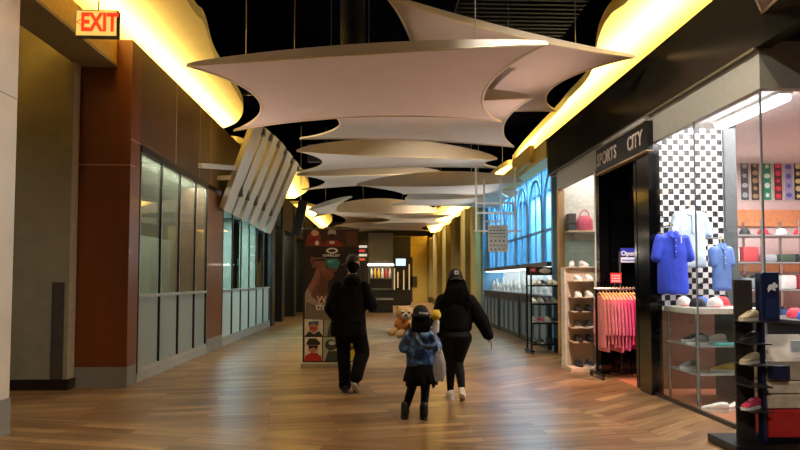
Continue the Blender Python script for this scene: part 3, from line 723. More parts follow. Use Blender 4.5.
for z, l, nm in rows:
    for k, pr in enumerate(l):
        x = x0 + .09 + (x1 - x0 - .18) * k / (len(l) - 1)
        put(pr, (x, Yr, z + .001), R(180 + random.uniform(-8, 8)), '%s sneaker, %s shelf of the black rack, %s from the jeweller side' % (NM[id(pr)], nm, ORD[k]), 'shoe', 'sneakers on the black wire rack')

# cream display tower of shoes
Yt = 9.75
x0, x1 = atY(566, 320, Yt).x, atY(595, 320, Yt).x; zt = atY(580, 268, Yt).z
t = thing('display_tower', 'cream slim display tower with shoes on small shelves, left of the pink coats', 'display tower', ((x0+x1)/2, Yt, 0))
m_tow = M('#cdb79a', .45, var=.05)
MB().box((x0 - .03, Yt - .32, 0), (x1 + .02, Yt + .2, .07), .006).build('base', m_tow, t)
MB().box((x0, Yt, .07), (x1, Yt + .05, zt), .004).build('back_panel', m_tow, t)
MB().box((x0 - .03, Yt - .04, .07), (x0, Yt + .16, zt), .004).build('side_panel', M('#d9cfb8', .45), t)
MB().box((x0 - .03, Yt - .09, zt), (x1, Yt + .17, zt + .015), .003).build('top_board', m_tow, t)
tz = [atY(580, y, Yt - .1).z for y in (356, 341, 327, 311, 297, 281)]
for k, z in enumerate([tz[1], tz[2], tz[3], tz[4], tz[5]]):
    MB().box((x0 + .03, Yt - .28, z - .012), (x1 - .03, Yt, z)).build('shelf', M('#c4ad8c', .4), t)
tow = [(.07, [SB, SD], 'base'), (tz[1], [SB, SB], 'lowest shelf'), (tz[2], [SD, SD], 'second shelf up'), (tz[3], [SB, SB], 'middle shelf'), (tz[4], [SW, SW], 'fourth shelf up'), (tz[5], [SW, SW], 'topmost shelf')]
for z, l, nm in tow:
    for k, pr in enumerate(l):
        put(pr, (x0 + .15 + k * (x1 - x0 - .30), Yt - .155, z + .001), R(177 + random.uniform(-3, 3)), '%s shoe on the %s of the cream tower, %s side' % (NM[id(pr)], nm, ('glass' if k else 'rack')), 'shoe', 'shoes on the cream tower')
for k in range(2):
    put(SW, (x0 + .12 + k * .2, Yt + .04, zt + .016), R(160 + 25 * k), 'white sneaker standing on top of the cream tower, %s' % ('on the pink coat side' if k else 'on the black rack side'), 'shoe', 'shoes on the cream tower')

# ---- rolling coat rack with pink coats
Yc = 8.88; x0, x1 = atY(594, 288, Yc).x, atY(639, 288, Yc).x; zb = atY(615, 289, Yc).z
t = thing('clothes_rack', 'rolling black clothes rack hung with pink coats at the shop entrance', 'clothes rack', ((x0+x1)/2, Yc, 0))
for x in (x0 + .03, x1 - .03):
    MB().box((x - .015, Yc - .015, .08), (x + .015, Yc + .015, zb + .01)).build('post', m_blkm, t)
    MB().box((x - .02, Yc - .26, .05), (x + .02, Yc + .26, .085), .006).build('foot', m_blkm, t)
    for y in (Yc - .24, Yc + .24): MB().cyl((x - .014, y, .03), (x + .014, y, .03), .03, seg=12).build('wheel', m_blk, t)
MB().cyl((x0, Yc, zb), (x1, Yc, zb), .016).build('hanging_rail', m_chrome, t)
MB().box((x0 + .03, Yc - .012, .1), (x1 - .03, Yc + .012, .13)).build('lower_rail', m_blkm, t)
q = atY(616, 278, Yc); pc = MB().box((q.x - .085, Yc - .006, q.z - .075), (q.x + .085, Yc + .006, q.z + .075), .004).build('price_sign', M('#c01e2a', .4), t); pc['label'] = 'small red price sign'
stx = x0 + .085 + (x1 - x0 - .17) * .45
MB().box((stx - .005, Yc - .004, zb), (stx + .005, Yc + .004, q.z - .07)).build('stem', m_chrome, pc)
mb = MB()
for r_, n in ((.035, 4), (-.005, 3), (-.045, 4)):
    for k in range(n): mb.box((q.x - .07 + .14 * k / n, Yc - .008, q.z + r_ - .012), (q.x - .07 + .14 * (k + .7) / n, Yc - .0061, q.z + r_ + .012))
mb.build('lettering', M('#f0c0c0', .5), pc)
def coat_mesh(w, seed):
    rr = random.Random(seed); mb = MB()
    for (y0, y1, z0, z1, r0, r1) in ((-.17, -.2, -.10, -.62, .0165, .018), (.17, .2, -.10, -.62, .0165, .018)):
        mb.cap((0, y0, z0), r0, (rr.uniform(-.003, .003), y1 * 1.1, z1), r1 * .9, 10)
    def ring(z, wy, wx): return [(wx * math.cos(2*PI*k/16), wy * math.copysign(abs(math.sin(2*PI*k/16)) ** .7, math.sin(2*PI*k/16)), z) for k in range(16)]
    L = rr.uniform(.74, .9)
    mb.loft([ring(-.045, .05, .014), ring(-.08, .14, .015), ring(-.13, .2, w), ring(-.4, .2, w), ring(-L, .22, w * 1.25), ring(-L - .01, .2, w)])
    return mb
cols = ['#c9766c', '#d07c76', '#d87c7e', '#e08288', '#e07888', '#e07088', '#e06686', '#e05a86', '#e04c84', '#dc407e', '#d43274']
n = len(cols)
for k, c in enumerate(cols):
    x = x0 + .085 + (x1 - x0 - .17) * k / (n - 1)
    o = thing('coat', '%s coat on the rolling rack, %s along from the cream tower' % (('salmon pink' if k < 4 else 'coral pink' if k < 7 else 'hot pink'), ORD[k]), 'coat', (x, Yc, zb - .95), 'pink coats on the rolling rack')
    mb = coat_mesh(.014, k); mb.tf(Matrix.Translation((x, Yc, zb - .055)) @ Matrix.Rotation(R(random.uniform(2.6, 3.4)), 4, 'Z'))
    remesh(mb, 'coat_body', M(c, .7, var=.15, scale=9), o, .0095, 2, .007, .09)
    mb = MB().tube([(x, Yc - .2, zb - .16), (x, Yc - .1, zb - .09), (x, Yc, zb - .055), (x, Yc + .1, zb - .09), (x, Yc + .2, zb - .16)], .01, 6)
    mb.tube([(x, Yc, zb - .055), (x, Yc, zb - .036), (x, Yc + .02, zb - .024), (x, Yc + .03, zb), (x, Yc + .02, zb + .021), (x, Yc, zb + .027), (x, Yc - .02, zb + .02)], .004, 6)
    mb.build('hanger', M('#c9a060', .45), o, True)
    mb = MB().tube([(x - .011, Yc - .06, zb - .105), (x, Yc - .085, zb - .12), (x + .011, Yc - .06, zb - .105)], .009, 6); mb.build('collar', M(c, .7, var=.15, scale=9), o, True)

# blue "Open" sign on a slim stand in the doorway
Yo = 9.2
a, b = atY(620.5, 248, Yo), atY(638, 262.5, Yo)
t = thing('sign_stand', 'blue and white sign on a slim metal stand in the dark shop doorway', 'sign', ((a.x+b.x)/2, Yo, 0))
MB().box((a.x, Yo - .008, (a.z*.42+b.z*.58)), (b.x, Yo + .008, a.z), .003).build('blue_panel', M('#2f36a8', .4), t)
wp = MB().box((a.x, Yo - .008, b.z), (b.x, Yo + .008, a.z*.36+b.z*.64), .003).build('white_panel', M('#d8daee', .4), t)
text('lettering', 'Open', ((a.x+b.x)/2 - .02, Yo - .012, (a.z*.62+b.z*.38)), .10, m_wh, t, bold=.003)
mb = MB()
for k in range(6): mb.box((a.x + .02 + k * .035, Yo - .011, b.z + .02), (a.x + .045 + k * .035, Yo - .0085, b.z + .045))
mb.build('lettering', M('#4a4a8a', .5), wp)
MB().box((a.x - .03, Yo - .015, .02), (a.x - .005, Yo + .01, a.z - .06)).build('pole', m_chrome, t)
MB().box((b.x - .012, Yo + .009, .02), (b.x + .005, Yo + .02, a.z - .06)).build('pole', m_blkm, t)
MB().box((a.x - .05, Yo - .045, 0), (b.x - .03, Yo + .12, .02), .004).build('base', m_blkm, t)

# ---- SPORTS CITY fascia sign
zt_, zb_ = 3.47, 3.10
t = thing('shop_sign', 'black SPORTS CITY sign box above the dark shop doorway', 'sign', (XR - .05, 8.3, zb_))
ya, yb = 7.40, 9.18
MB().box((XR - .10, ya, zb_), (XR - .021, yb, zt_), .005).build('box', M('#0c0b0a', .35), t)
MB().box((XR - .11, ya, zb_ - .02), (XR - .021, yb, zb_)).build('edge_strip', M('#8a7a5a', .4), t)
MB().box((XR - .11, ya, zt_), (XR - .021, yb, zt_ + .02)).build('edge_strip', M('#8a7a5a', .4), t)
m_sgn = M('#b0a496', .4)
text('lettering', 'SPORTS', (XR - .103, yb - .43, (zt_+zb_)/2), .27, m_sgn, t, rot=(R(90), 0, R(-90)), sx=.80, bold=.004)
text('lettering', 'CITY', (XR - .103, ya + .37, (zt_+zb_)/2), .27, m_sgn, t, rot=(R(90), 0, R(-90)), sx=.80, bold=.004)

# ---- shirts hung in the window
def shirt(label, px0, px1, py0, py1, Y, hexc, lit=.0, group=None):
    a, b = atY(px0, py0, Y), atY(px1, py1, Y); cx = (a.x + b.x) / 2; w = b.x - a.x; top = a.z; h = a.z - b.z
    o = thing('shirt', label, 'shirt', (cx, Y, b.z), group)
    mb = MB(); m = M(hexc, .75, var=.06, scale=6)
    def ring(z, wx, wy): return [(cx + wx * math.copysign(abs(math.cos(2*PI*k/24)) ** .7, math.cos(2*PI*k/24)), Y + wy * math.sin(2*PI*k/24), z) for k in range(24)]
    bw = w * .33
    mb.loft([ring(top - .01, w * .09, .04), ring(top - .04, w * .2, .055), ring(top - .09, bw, .07), ring(top - .3 * h, bw, .08), ring(b.z + .04, bw * 1.06, .08), ring(b.z, bw * 1.04, .07)])
    for s in (-1, 1):
        mb.cap((cx + s * bw * .85, Y, top - .10), .062, (cx + s * (w * .5 - .06), Y - .01, top - .42 * h), .06, 12)
    remesh(mb, 'shirt_body', m, o, .012, 4, .014, .13)
    mb = MB()
    for s in (-1, 1): mb.prism([(cx, Y - .078, top - .10), (cx + s * .015, Y - .055, top + .005), (cx + s * w * .13, Y - .03, top - .01), (cx + s * w * .11, Y - .082, top - .07)], (0, .012, 0))
    mb.build('collar', m, o)
    mb = MB().box((cx - .016, Y - .096, top - .32), (cx + .016, Y - .08, top - .08), .003); mb.build('placket', m, o)
    mb = MB()
    for k in range(3): mb.cyl((cx, Y - .1, top - .12 - k * .07), (cx, Y - .094, top - .12 - k * .07), .006, seg=8)
    mb.build('button', M('#e4e4e4', .4), o)
    mb = MB().tube([(cx, Y, top - .03), (cx, Y, top + .045), (cx + .02, Y, top + .07), (cx, Y, top + .085), (cx - .02, Y, top + .07)], .006, 6).tube([(cx - w * .22, Y, top - .05), (cx, Y, top - .015), (cx + w * .22, Y, top - .05)], .012, 6)
    mb.build('hanger', M('#c29a58', .4), o, True)
    MB().tube([(cx, Y - .02, top + .075), (cx, 7.90, top + .075)], .008, 6).build('hook_rod', m_chrome, o)
    return o
s1 = shirt('bright blue polo shirt hung in the shop window by the black post', 650, 695, 231, 294, 7.35, '#2b45c8')
MB().box((0, 0, 0), (.012, .004, .08)).tf(Matrix.Translation(atY(681, 243, 7.26))).build('chest_mark', m_wh, s1)
shirt('pale blue short-sleeved shirt hung before the checkered wall', 667, 713, 209, 268, 7.72, '#b9ccd6')
shirt('small denim-blue jacket hung at the edge of the checkered wall', 708, 735, 243, 291, 7.5, '#5877b8')

# ---- display counter in the window
Yd = 6.75
x0, x1 = 3.62, 4.42; zc_ = 1.13
t = thing('display_counter', 'white-topped display counter with dark end panel inside the shop window', 'counter', ((x0+x1)/2, Yd + .3, 0))
MB().box((x0, Yd, zc_ - .07), (x1, Yd + .75, zc_), .006).build('top', M('#cfcabb', .4), t)
MB().box((x1 - .16, Yd + .02, .01), (x1 - .02, Yd + .73, zc_ - .07)).build('end_panel', M('#2a241e', .5), t)
for x, y in ((x0 + .04, Yd + .04), (x0 + .04, Yd + .7)): MB().cyl((x, y, .006), (x, y, zc_ - .07), .018).build('leg', m_chrome, t)
MB().box((x0 + .02, Yd + .02, .68), (x1 - .16, Yd + .73, .695)).build('glass_shelf', M('#9ea8a4', .1, metal=.2), t)
MB().box((x0 + .02, Yd + .02, .36), (x1 - .16, Yd + .73, .375)).build('glass_shelf', M('#9ea8a4', .1, metal=.2), t)
def cap_obj(hexc, brim_hex=None):
    t = bpy.data.objects.new('baseball_cap', None); COL.objects.link(t); m = M(hexc, .75)
    def dome(u, v):
        a = 2 * PI * u; e = v * PI / 2; r = .095 * math.cos(e) ** .7
        return Vector((r * math.cos(a) * .9, r * math.sin(a), .11 * math.sin(e) + .008))
    mb = MB(); mb.grid(dome, 20, 8); mb.build('crown', m, t, True)
    def brim(u, v):
        a = PI * (.18 + .64 * u); r0 = .088; r1 = .088 + .075 * math.sin(PI * (.1 + .8 * u)) ** .6
        r = r0 + (r1 - r0) * v; x = r * math.cos(a) * .92; return Vector((x, r * math.sin(a), .018 - .6 * x * x))
    mb = MB(); mb.grid(brim, 14, 3)
    mb.build('brim', M(brim_hex or hexc, .75), t, True).modifiers.new('t', 'SOLIDIFY').thickness = .004
    MB().ell((0, 0, .118), (.008, .008, .005), 8, 6).build('button', m, t)
    return t
CW, CBk, CBl, CR, CG, CP = cap_obj('#d8d8d4'), cap_obj('#1d1d22'), cap_obj('#2f56b0'), cap_obj('#b32a38'), cap_obj('#6f7a62'), cap_obj('#dcd6d0', '#b8384a')
CN = {id(CW): 'white', id(CBk): 'black', id(CBl): 'blue', id(CR): 'red', id(CG): 'grey-green', id(CP): 'white and red'}
for k, (pr, x, y, z, rz) in enumerate([(CBk, 3.75, Yd + .18, zc_, 200), (CP, 3.97, Yd + .2, zc_, 180), (CW, 4.30, Yd + .2, zc_, 150), (CP, 3.76, Yd + .52, zc_, 190), (CBl, 4.0, Yd + .55, zc_, 170), (CR, 4.26, Yd + .55, zc_, 185)]):
    put(pr, (x, y, z + .001), R(rz), '%s baseball cap on the white counter, %s row, %s' % (CN[id(pr)], 'front' if y < Yd + .3 else 'back', ['by the window glass', 'second along', 'third along', 'by the glass', 'mid row', 'by the dark panel', 'over the dark end panel'][k]), 'cap', 'caps on the white display counter')
for k, (pr, x, y, z, rz) in enumerate([(SG, 3.78, Yd + .25, .695, 100), (SW, 4.06, Yd + .40, .695, 80), (SD, 3.9, Yd + .58, .695, 95), (SY, 4.08, Yd + .22, .375, 70), (SG, 3.82, Yd + .52, .375, 110), (SR, 4.36, Yd - .15, .006, 80), (SW, 4.02, Yd - .12, .006, 95), (SW, 3.72, Yd - .2, .006, 60)]):
    put(pr, (x, y, z + .001), R(rz), '%s sneaker %s, %s' % (NM[id(pr)], 'on upper glass shelf of the white counter' if z > .6 else 'on lower glass shelf of the white counter' if z > .1 else 'on the floor before the white counter', ['by the window', 'toward the dark panel', 'at the back', 'toward the dark panel', 'by the window', 'nearest the dark panel', 'mid way', 'beside the glass'][k]), 'shoe', 'shoes around the white counter')
tag(MB().box((3.92, Yd + .03, .697), (4.24, Yd + .17, .725), .004).build('flat_box', M('#58b8b8', .5)), 'turquoise flat box on the upper glass shelf of the counter', 'box')

# fluorescent lamp
t = thing('ceiling_light', 'bright white fluorescent tube light under the sports shop ceiling', 'ceiling light', (4.55, 7.1, 3.44))
MB().box((4.47, 6.45, 3.53), (4.63, 7.78, 3.57)).build('housing', m_wh, t)
MB().box((4.475, 6.47, 3.46), (4.625, 7.76, 3.53), .02).build('diffuser', M('#ffffff', .5, emit=5), t)

# posters on the back wall
Yp = 10.58
pal = [('#4a4a4e', '#a8b0b8'), ('#3a3630', '#a8906c'), ('#2d8a62', '#d0e0d4'), ('#5a2a34', '#d0404a'), ('#a69cc0', '#5a62a8'), ('#2a2a30', '#d8c890')]
for k, (px, c) in enumerate(zip((744.5, 755, 767, 778, 788.5, 798), pal)):
    a, b = atY(px - 4.3, 161 + .3 * k, Yp), atY(px + 4.3, 200, Yp)
    o = thing('poster', '%s tall badge poster on the shop back wall, %s from the checkered wall' % (['dark grey', 'brown-grey', 'green', 'dark red', 'lilac', 'black'][k], ORD[k]), 'poster', ((a.x+b.x)/2, Yp, b.z), 'team badge posters')
    MB().box((a.x - .012, Yp, b.z - .012), (b.x + .012, Yp + .019, a.z + .012)).build('frame', M('#c9c4bc', .4), o)
    MB().box((a.x, Yp - .004, b.z), (b.x, Yp, a.z)).build('print', M(c[0], .5), o)
    mb = MB(); nb = 4 + k % 2
    for j in range(nb):
        z = b.z + (a.z - b.z) * (j + .5) / nb; r = .055
        if (j + k) % 3 == 0: mb.prism([((a.x+b.x)/2 + r * math.cos(2*PI*q/6), Yp - .007, z + r * math.sin(2*PI*q/6)) for q in range(6)], (0, .003, 0))
        elif (j + k) % 3 == 1: mb.prism([((a.x+b.x)/2 + r * math.cos(2*PI*q/16), Yp - .007, z + r * .8 * math.sin(2*PI*q/16)) for q in range(16)], (0, .003, 0))
        else: mb.prism([((a.x+b.x)/2 + r * (1 if q % 2 else .45) * math.cos(2*PI*q/10), Yp - .007, z + r * (1 if q % 2 else .45) * math.sin(2*PI*q/10)) for q in range(10)], (0, .003, 0))
    mb.build('badge', M(c[1], .5), o)
struct('trim_8', MB().use(M('#cf8a5e', .5)).box((5.2, 10.55, 2.42), (8.9, 10.6, 2.72)).box((5.2, 10.56, 1.6), (8.9, 10.6, 1.8)))
# metal shelving of caps and folded clothes along the back of the shop
x0, x1, ys_ = 5.0, 7.6, 9.6
t = thing('shelving_unit', 'open metal shelving of caps and folded shirts along the shop back wall', 'shelving', ((x0+x1)/2, ys_ + .2, 0))
for k in range(5):
    x = x0 + (x1 - x0) * k / 4
    MB().box((x - .02, ys_, .006), (x + .02, ys_ + .03, 2.45)).build('post', m_chrome, t); MB().box((x - .02, ys_ + .5, .006), (x + .02, ys_ + .53, 2.45)).build('post', m_chrome, t)
shz = [.35, .85, 1.3, 1.75, 2.2]
for z in shz: MB().box((x0, ys_, z - .025), (x1, ys_ + .53, z)).build('shelf', M('#9a9c9c', .35, metal=.4), t)
fold = ['#30343c', '#5d6a60', '#8a8f94', '#2f4468', '#c4c4c0', '#394a3c', '#70787c', '#b0343c']
i = 0
for zi, z in enumerate(shz[:4]):
    for k in range(8):
        x = x0 + .2 + k * .315; h = random.uniform(.1, .26); i += 1; c = fold[(i * 3 + zi) % 8]
        nm = {'#30343c': 'charcoal', '#5d6a60': 'sage', '#8a8f94': 'light grey', '#2f4468': 'navy', '#c4c4c0': 'white', '#394a3c': 'dark green', '#70787c': 'grey', '#b0343c': 'red'}[c]
        tag(MB().box((x - .13, ys_ + .05, z + .001), (x + .13, ys_ + .42, z + h), .03).build('folded_clothes', M(c, .8, var=.25, scale=12, stretch=(1, 1, 9)), None, True), '%s folded garment, %s shelf of the metal unit, %s from the checkered wall' % (nm, ['lowest', 'second', 'third', 'fourth'][zi], ORD[k]), 'folded garment', 'folded clothes on the metal shelving')
for k, pr in enumerate([CBl, CW, CG, CBk, CR, CW, CR, CP]):
    put(pr, (x0 + .2 + k * .315, ys_ + .22, shz[4] + .001), R(180 + random.uniform(-20, 20)), '%s cap on the metal unit top shelf, %s from the checkered wall' % (CN[id(pr)], ORD[k]), 'cap', 'caps on the metal shelving')
# mid-shop cap table
t = thing('cap_table', 'dark low gondola table of caps and bags in the shop behind the navy stand', 'table', (5.2, 7.2, 0))
MB().box((4.75, 6.5, .006), (5.9, 7.6, .95), .01).build('cabinet', M('#1e1c1c', .5), t); MB().box((4.7, 6.45, .95), (5.95, 7.65, 1.0), .008).build('top', M('#2a2828', .4), t)
for k, (pr, x, y) in enumerate([(CBl, 4.85, 6.65), (CR, 5.15, 6.7), (CG, 5.4, 6.62), (CW, 5.7, 6.7), (CR, 5.0, 7.05), (CW, 5.3, 7.1), (CBk, 5.6, 7.1)]):
    put(pr, (x, y, 1.001), R(190 + random.uniform(-30, 30)), '%s cap on the dark gondola table, %s row, %s from the checkered wall' % (CN[id(pr)], 'front' if k < 4 else 'back', ORD[k % 4]), 'cap', 'caps on the dark gondola table')

# wall shelf with goods behind the glass left of the doorway
t = thing('wall_shelf', 'pale wall shelf behind the glass above the cream shoe tower', 'shelf', (4.05, 11.3, 2.33))
MB().box((3.6, 11.18, 2.36), (4.5, 11.44, 2.39), .004).build('board', M('#d8c49c', .4), t)
for x in (3.75, 4.35): MB().prism([(x, 11.44, 2.36), (x, 11.44, 2.2), (x, 11.24, 2.36)], (.03, 0, 0)).build('bracket', m_chrome, t)
t = thing('handbag', 'pink bag standing on the pale wall shelf above the cream tower', 'bag', (3.95, 11.31, 2.391))
mb = MB().loft([[(3.95 + w * 1.3 * math.cos(2*PI*k/16), 11.31 + w * .7 * math.sin(2*PI*k/16), z) for k in range(16)] for w, z in ((.10, 2.391), (.13, 2.43), (.12, 2.6), (.08, 2.68))]); mb.build('bag_body', M('#d8607c', .6), t, True)
MB().tube([(3.95 + .09 * math.cos(a), 11.31, 2.67 + .12 * math.sin(a)) for a in [PI * k / 8 for k in range(9)]], .01, 6).build('handle', M('#b84060', .6), t, True)
tag(MB().box((3.62, 11.22, 2.391), (3.76, 11.42, 2.72), .01).build('carton', M('#3c3a3c', .5)), 'dark carton on the pale wall shelf beside the pink bag', 'box')
t = thing('wall_display', 'grey-green display panel on the wall under the pale wall shelf', 'panel', (4.0, 11.43, 1.66))
MB().box((3.6, 11.42, 1.68), (4.3, 11.449, 2.22), .004).build('board', M('#a8bcb2', .4), t)
MB().box((3.58, 11.40, 1.655), (4.32, 11.449, 1.68)).build('ledge', m_chrome, t)

# ---- navy shoe stand in the near corner
Yn = 5.05
X = lambda px: atY(px, 350, Yn).x + (.03 if px < 760 else 0)
Zp = lambda py: atY(765, py, Yn).z
t = thing('shoe_stand', 'navy shoe display stand on a black base at the near shop corner', 'display stand', (X(768), Yn, 0))
m_navy = M('#101a3c', .4)
MB().box((X(722), Yn - .12, 0), (X(812), Yn + .32, .075), .01).build('base', M('#0d0d0f', .35), t)
MB().box((X(757.5), Yn - .02, .075), (X(764), Yn + .06, Zp(273)), .004).build('post', m_navy, t)
hd = MB().box((X(764.3), Yn + .0, Zp(322)), (X(781), Yn + .04, Zp(272)), .004).build('header_panel', m_navy, t)
# leaping cat mark
pts = [(767.5, 289), (769, 285), (772, 284.5), (774.5, 282), (775.5, 283.5), (778.5, 285.5), (777, 288), (775, 287.5), (776, 291), (773.5, 290.5), (772, 289), (769.5, 291), (768.5, 292.5)]
MB().prism([atY(x, y, Yn - .004) for x, y in pts], (0, .003, 0)).build('emblem', M('#d8dade', .5), hd)
MB().box((X(766.5), Yn - .003, Zp(318)), (X(779.5), Yn, Zp(298))).build('inset_panel', M('#1b2850', .35), hd)
MB().box((X(739), Yn + .101, .075), (X(757.5), Yn + .12, Zp(280))).build('slat_panel', M('#2c241f', .5), t)
MB().box((X(764), Yn - .11, Zp(378)), (X(781), Yn - .035, Zp(364)), .004).build('shelf_block', m_navy, t)
for k, y in enumerate((320.5, 342, 363, 384, 408)): MB().box((X(737), Yn - .15, Zp(y) - .010), (X(757.5), Yn + .10, Zp(y))).build('shelf', M('#1a1a1c', .4), t)
for k, (y, pr, lb) in enumerate([(320.5, SC, 'cream sneaker on the topmost shelf of the navy stand'), (363, SC, 'cream sneaker on the middle shelf of the navy stand'), (342, SB, 'black sneaker on the second shelf of the navy stand'), (408, SR, 'pink sneaker on the lowest shelf of the navy stand')]):
    put(pr, (X(744), Yn - .03, Zp(y) + .001), R(118), lb, 'shoe', 'shoes on the navy stand').scale = (.85,) * 3
MB().box((X(764), Yn + .02, .075), (X(812), Yn + .30, Zp(437)), .004).build('plinth', M('#141214', .4), t)
bx = [('red shoebox at the bottom of the stack on the navy stand', '#b01c1c', Zp(437), Zp(409)), ('beige shoebox second from the bottom on the navy stand', '#bfb49c', Zp(408), Zp(394)), ('beige shoebox third from the bottom on the navy stand', '#c4baa4', Zp(393), Zp(381))]
for lb, c, z0, z1 in bx:
    o = thing('shoebox', lb, 'shoebox', (X(785), Yn + .1, z0 + .001))
    MB().box((X(765), Yn - .02, z0 + .001), (X(808), Yn + .25, z1 - .03), .003).build('tray', M(c, .55), o)
    MB().box((X(764.5), Yn - .025, z1 - .032), (X(808.5), Yn + .255, z1 - .001), .004).build('lid', M(c, .5), o)
o = thing('shoebox', 'open pale shoebox with raised lid on top of the stack on the navy stand', 'shoebox', (X(785), Yn + .1, Zp(380)))
z0 = Zp(380)
MB().box((X(765), Yn - .02, z0), (X(808), Yn + .25, z0 + .16), .004).build('tray', M('#a89c86', .6), o)
MB().prism([(X(765), Yn - .03, z0 + .16), (X(808), Yn - .03, z0 + .16), (X(808), Yn + .10, z0 + .38), (X(768), Yn + .10, z0 + .38)], (0, .014, -.006)).build('lid', M('#c9c2b4', .55), o)
q = atY(795, 346, Yn - .02); MB().box((q.x - .05, Yn - .045, q.z - .05), (q.x + .07, Yn - .03, q.z + .05), .002).build('label_card', M('#b9c4cc', .5), o)

# ---- jewellery showcases
for k in range(3):
    y0 = 12.5 + k * 2.55; y1 = y0 + 2.45
    t = thing('showcase', 'lit jewellery showcase under the blue arches, %s' % ['the one nearest the black shoe rack', 'the middle one of three', 'the one farthest down the corridor'][k], 'showcase', (XJ + .1, (y0+y1)/2, 0), 'jewellery showcases')
    MB().box((XJ - .25, y0, 0), (XJ + .5, y1, 1.05)).build('cabinet', M('#2a2c30', .45), t)
    mb = MB()
    for j in range(4): mb.box((XJ - .262, y0 + .1 + j * .58, .12), (XJ - .25, y0 + .45 + j * .58, .9))
    mb.build('front_panel', M('#5c7488', .4), t)
    MB().box((XJ - .25, y0, 1.05), (XJ + .5, y1, 1.12)).build('sill', M('#2c2a28', .4), t)
    MB().box((XJ - .25, y0, 1.74), (XJ + .5, y1, 1.84)).build('canopy', M('#3a3836', .4), t)
    MB().box((XJ + .42, y0, 1.12), (XJ + .5, y1, 1.74)).build('back_panel', M('#e8ecec', .6), t)
    MB().box((XJ - .2, y0 + .05, 1.715), (XJ + .35, y1 - .05, 1.738)).build('light_panel', M('#ffffff', .5, emit=1.8, emit_hex='#f0f8ff'), t)
    MB().box((XJ - .245, y0, 1.12), (XJ - .237, y1, 1.74)).build('glass', g_clear, t)
    for j in range(5):
        y = y0 + .25 + j * .49; h = [.28, .4, .22, .36, .3][j]
        o = thing('display_bust', 'white jewellery display bust in the %s showcase, %s from the shoe rack' % (['near', 'middle', 'far'][k], ORD[j]), 'display bust', (XJ + .05, y, 1.12), 'jewellery display busts')
        MB().box((XJ - .08, y - .1, 1.121), (XJ + .2, y + .1, 1.15), .005).build('foot', M('#d8d8d4', .5), o)
        mb = MB().loft([[(XJ + .05 + r * .6 * math.cos(2*PI*q/14), y + r * math.sin(2*PI*q/14), z) for q in range(14)] for r, z in ((.07, 1.15), (.11, 1.15 + h * .35), (.1, 1.15 + h * .6), (.045, 1.15 + h * .8), (.04, 1.15 + h))])
        mb.build('bust', M('#dcdcd8', .6), o, True)

# ---- kiosk far down the middle
Yk = 27.0
a, b = atY(368.5, 233, Yk), atY(393, 312, Yk); x0, x1 = a.x, b.x
t = thing('kiosk', 'tall grey kiosk with a lit shelf of bottles standing far down the corridor', 'kiosk', ((x0+x1)/2, Yk + .4, 0))
zz = lambda y: atY(380, y, Yk).z
MB().box((x0, Yk, 0), (x1, Yk + .9, zz(290)), .02).build('cabinet', M('#2a241c', .45), t)
MB().box((x0, Yk, zz(264)), (x1, Yk + .9, a.z), .02).build('upper_panel', M('#77746c', .5), t)
MB().box((x0, Yk + .5, zz(290)), (x1, Yk + .9, zz(264))).build('back_panel', M('#5a4a38', .5), t)
MB().box((x0 - .03, Yk - .03, zz(265.6)), (x1 + .03, Yk + .1, zz(264))).build('light_strip', M('#fff4e0', .5, emit=5), t)
for x in (x0, x1 - .05): MB().box((x, Yk, zz(290)), (x + .05, Yk + .5, zz(264))).build('upright', M('#8f8a80', .4), t)
MB().box((x0, Yk - .05, zz(290)), (x1, Yk + .5, zz(288.5))).build('shelf', M('#8f8a80', .4), t)
MB().box((x0, Yk + .1, zz(279)), (x1, Yk + .5, zz(278))).build('shelf', M('#8f8a80', .4), t)
MB().box((x0 - .02, Yk - .04, zz(300)), (x1 + .02, Yk, zz(298))).build('trim_strip', M('#b0aca2', .4), t)
for k, c in enumerate(['#e8e4d0', '#e0a838', '#e8c040', '#f0ead8', '#c83a30', '#d8d0c0']):
    x = x0 + .13 + k * (x1 - x0 - .26) / 5; z = zz(278) + .003
    tag(MB().loft([[(x + r * math.cos(2*PI*q/10), Yk + .28 + r * math.sin(2*PI*q/10), z + h) for q in range(10)] for r, h in ((.055, 0), (.06, .04), (.06, .28), (.03, .36), (.025, .43))]).build('bottle', M(c, .4), None, True),
        '%s bottle on the lit kiosk shelf, %s across' % (['white', 'amber', 'yellow', 'cream', 'red', 'pale'][k], ORD[k]), 'bottle', 'bottles on the kiosk shelf')
# shop front closing the view
Ye_ = 40
mb = MB().use(M('#b8a050', .6)).box((.8, Ye_, 0), (3.3, Ye_ + .2, 4.4)).use(M('#1a1510', .5)).box((-3.6, Ye_, 0), (.8, Ye_ + .2, 5.0)).use(M('#3a3020', .5)).box((1.6, Ye_ - .04, 1.0), (2.6, Ye_, 1.7)).box((1.7, Ye_ - .04, 0), (2.3, Ye_, 3))
struct('wall_end_shop', mb)
t = thing('shop_display', 'distant bright shop display with a bluish screen, right of the kiosk', 'shop display', (1.2, 34.5, 0))
yy = 34.5; a, b = atY(393, 250, yy), atY(411, 303, yy)
MB().box((a.x, yy, 0), (b.x, yy + .3, .9)).build('counter', M('#2a2826', .4), t)
MB().box((a.x, yy + .4, 0), (b.x, yy + .5, 4.0)).build('back_wall', M('#2b2620', .5), t)
q = atY(401, 262, yy); MB().box((q.x - .28, yy + .36, q.z - .2), (q.x + .28, yy + .4, q.z + .2)).build('screen', M('#9cc8d8', .4, emit=1.2), t)
for px, y0, y1 in ((394.5, 268, 300), (398, 272, 288), (404, 270, 292), (409.5, 264, 292)):
    a, b = atY(px - .5, y0, yy), atY(px + .6, y1, yy); MB().box((a.x, yy + .32, b.z), (b.x, yy + .36, a.z)).build('light_tube', M('#c8b080', .5, emit=.5), t)
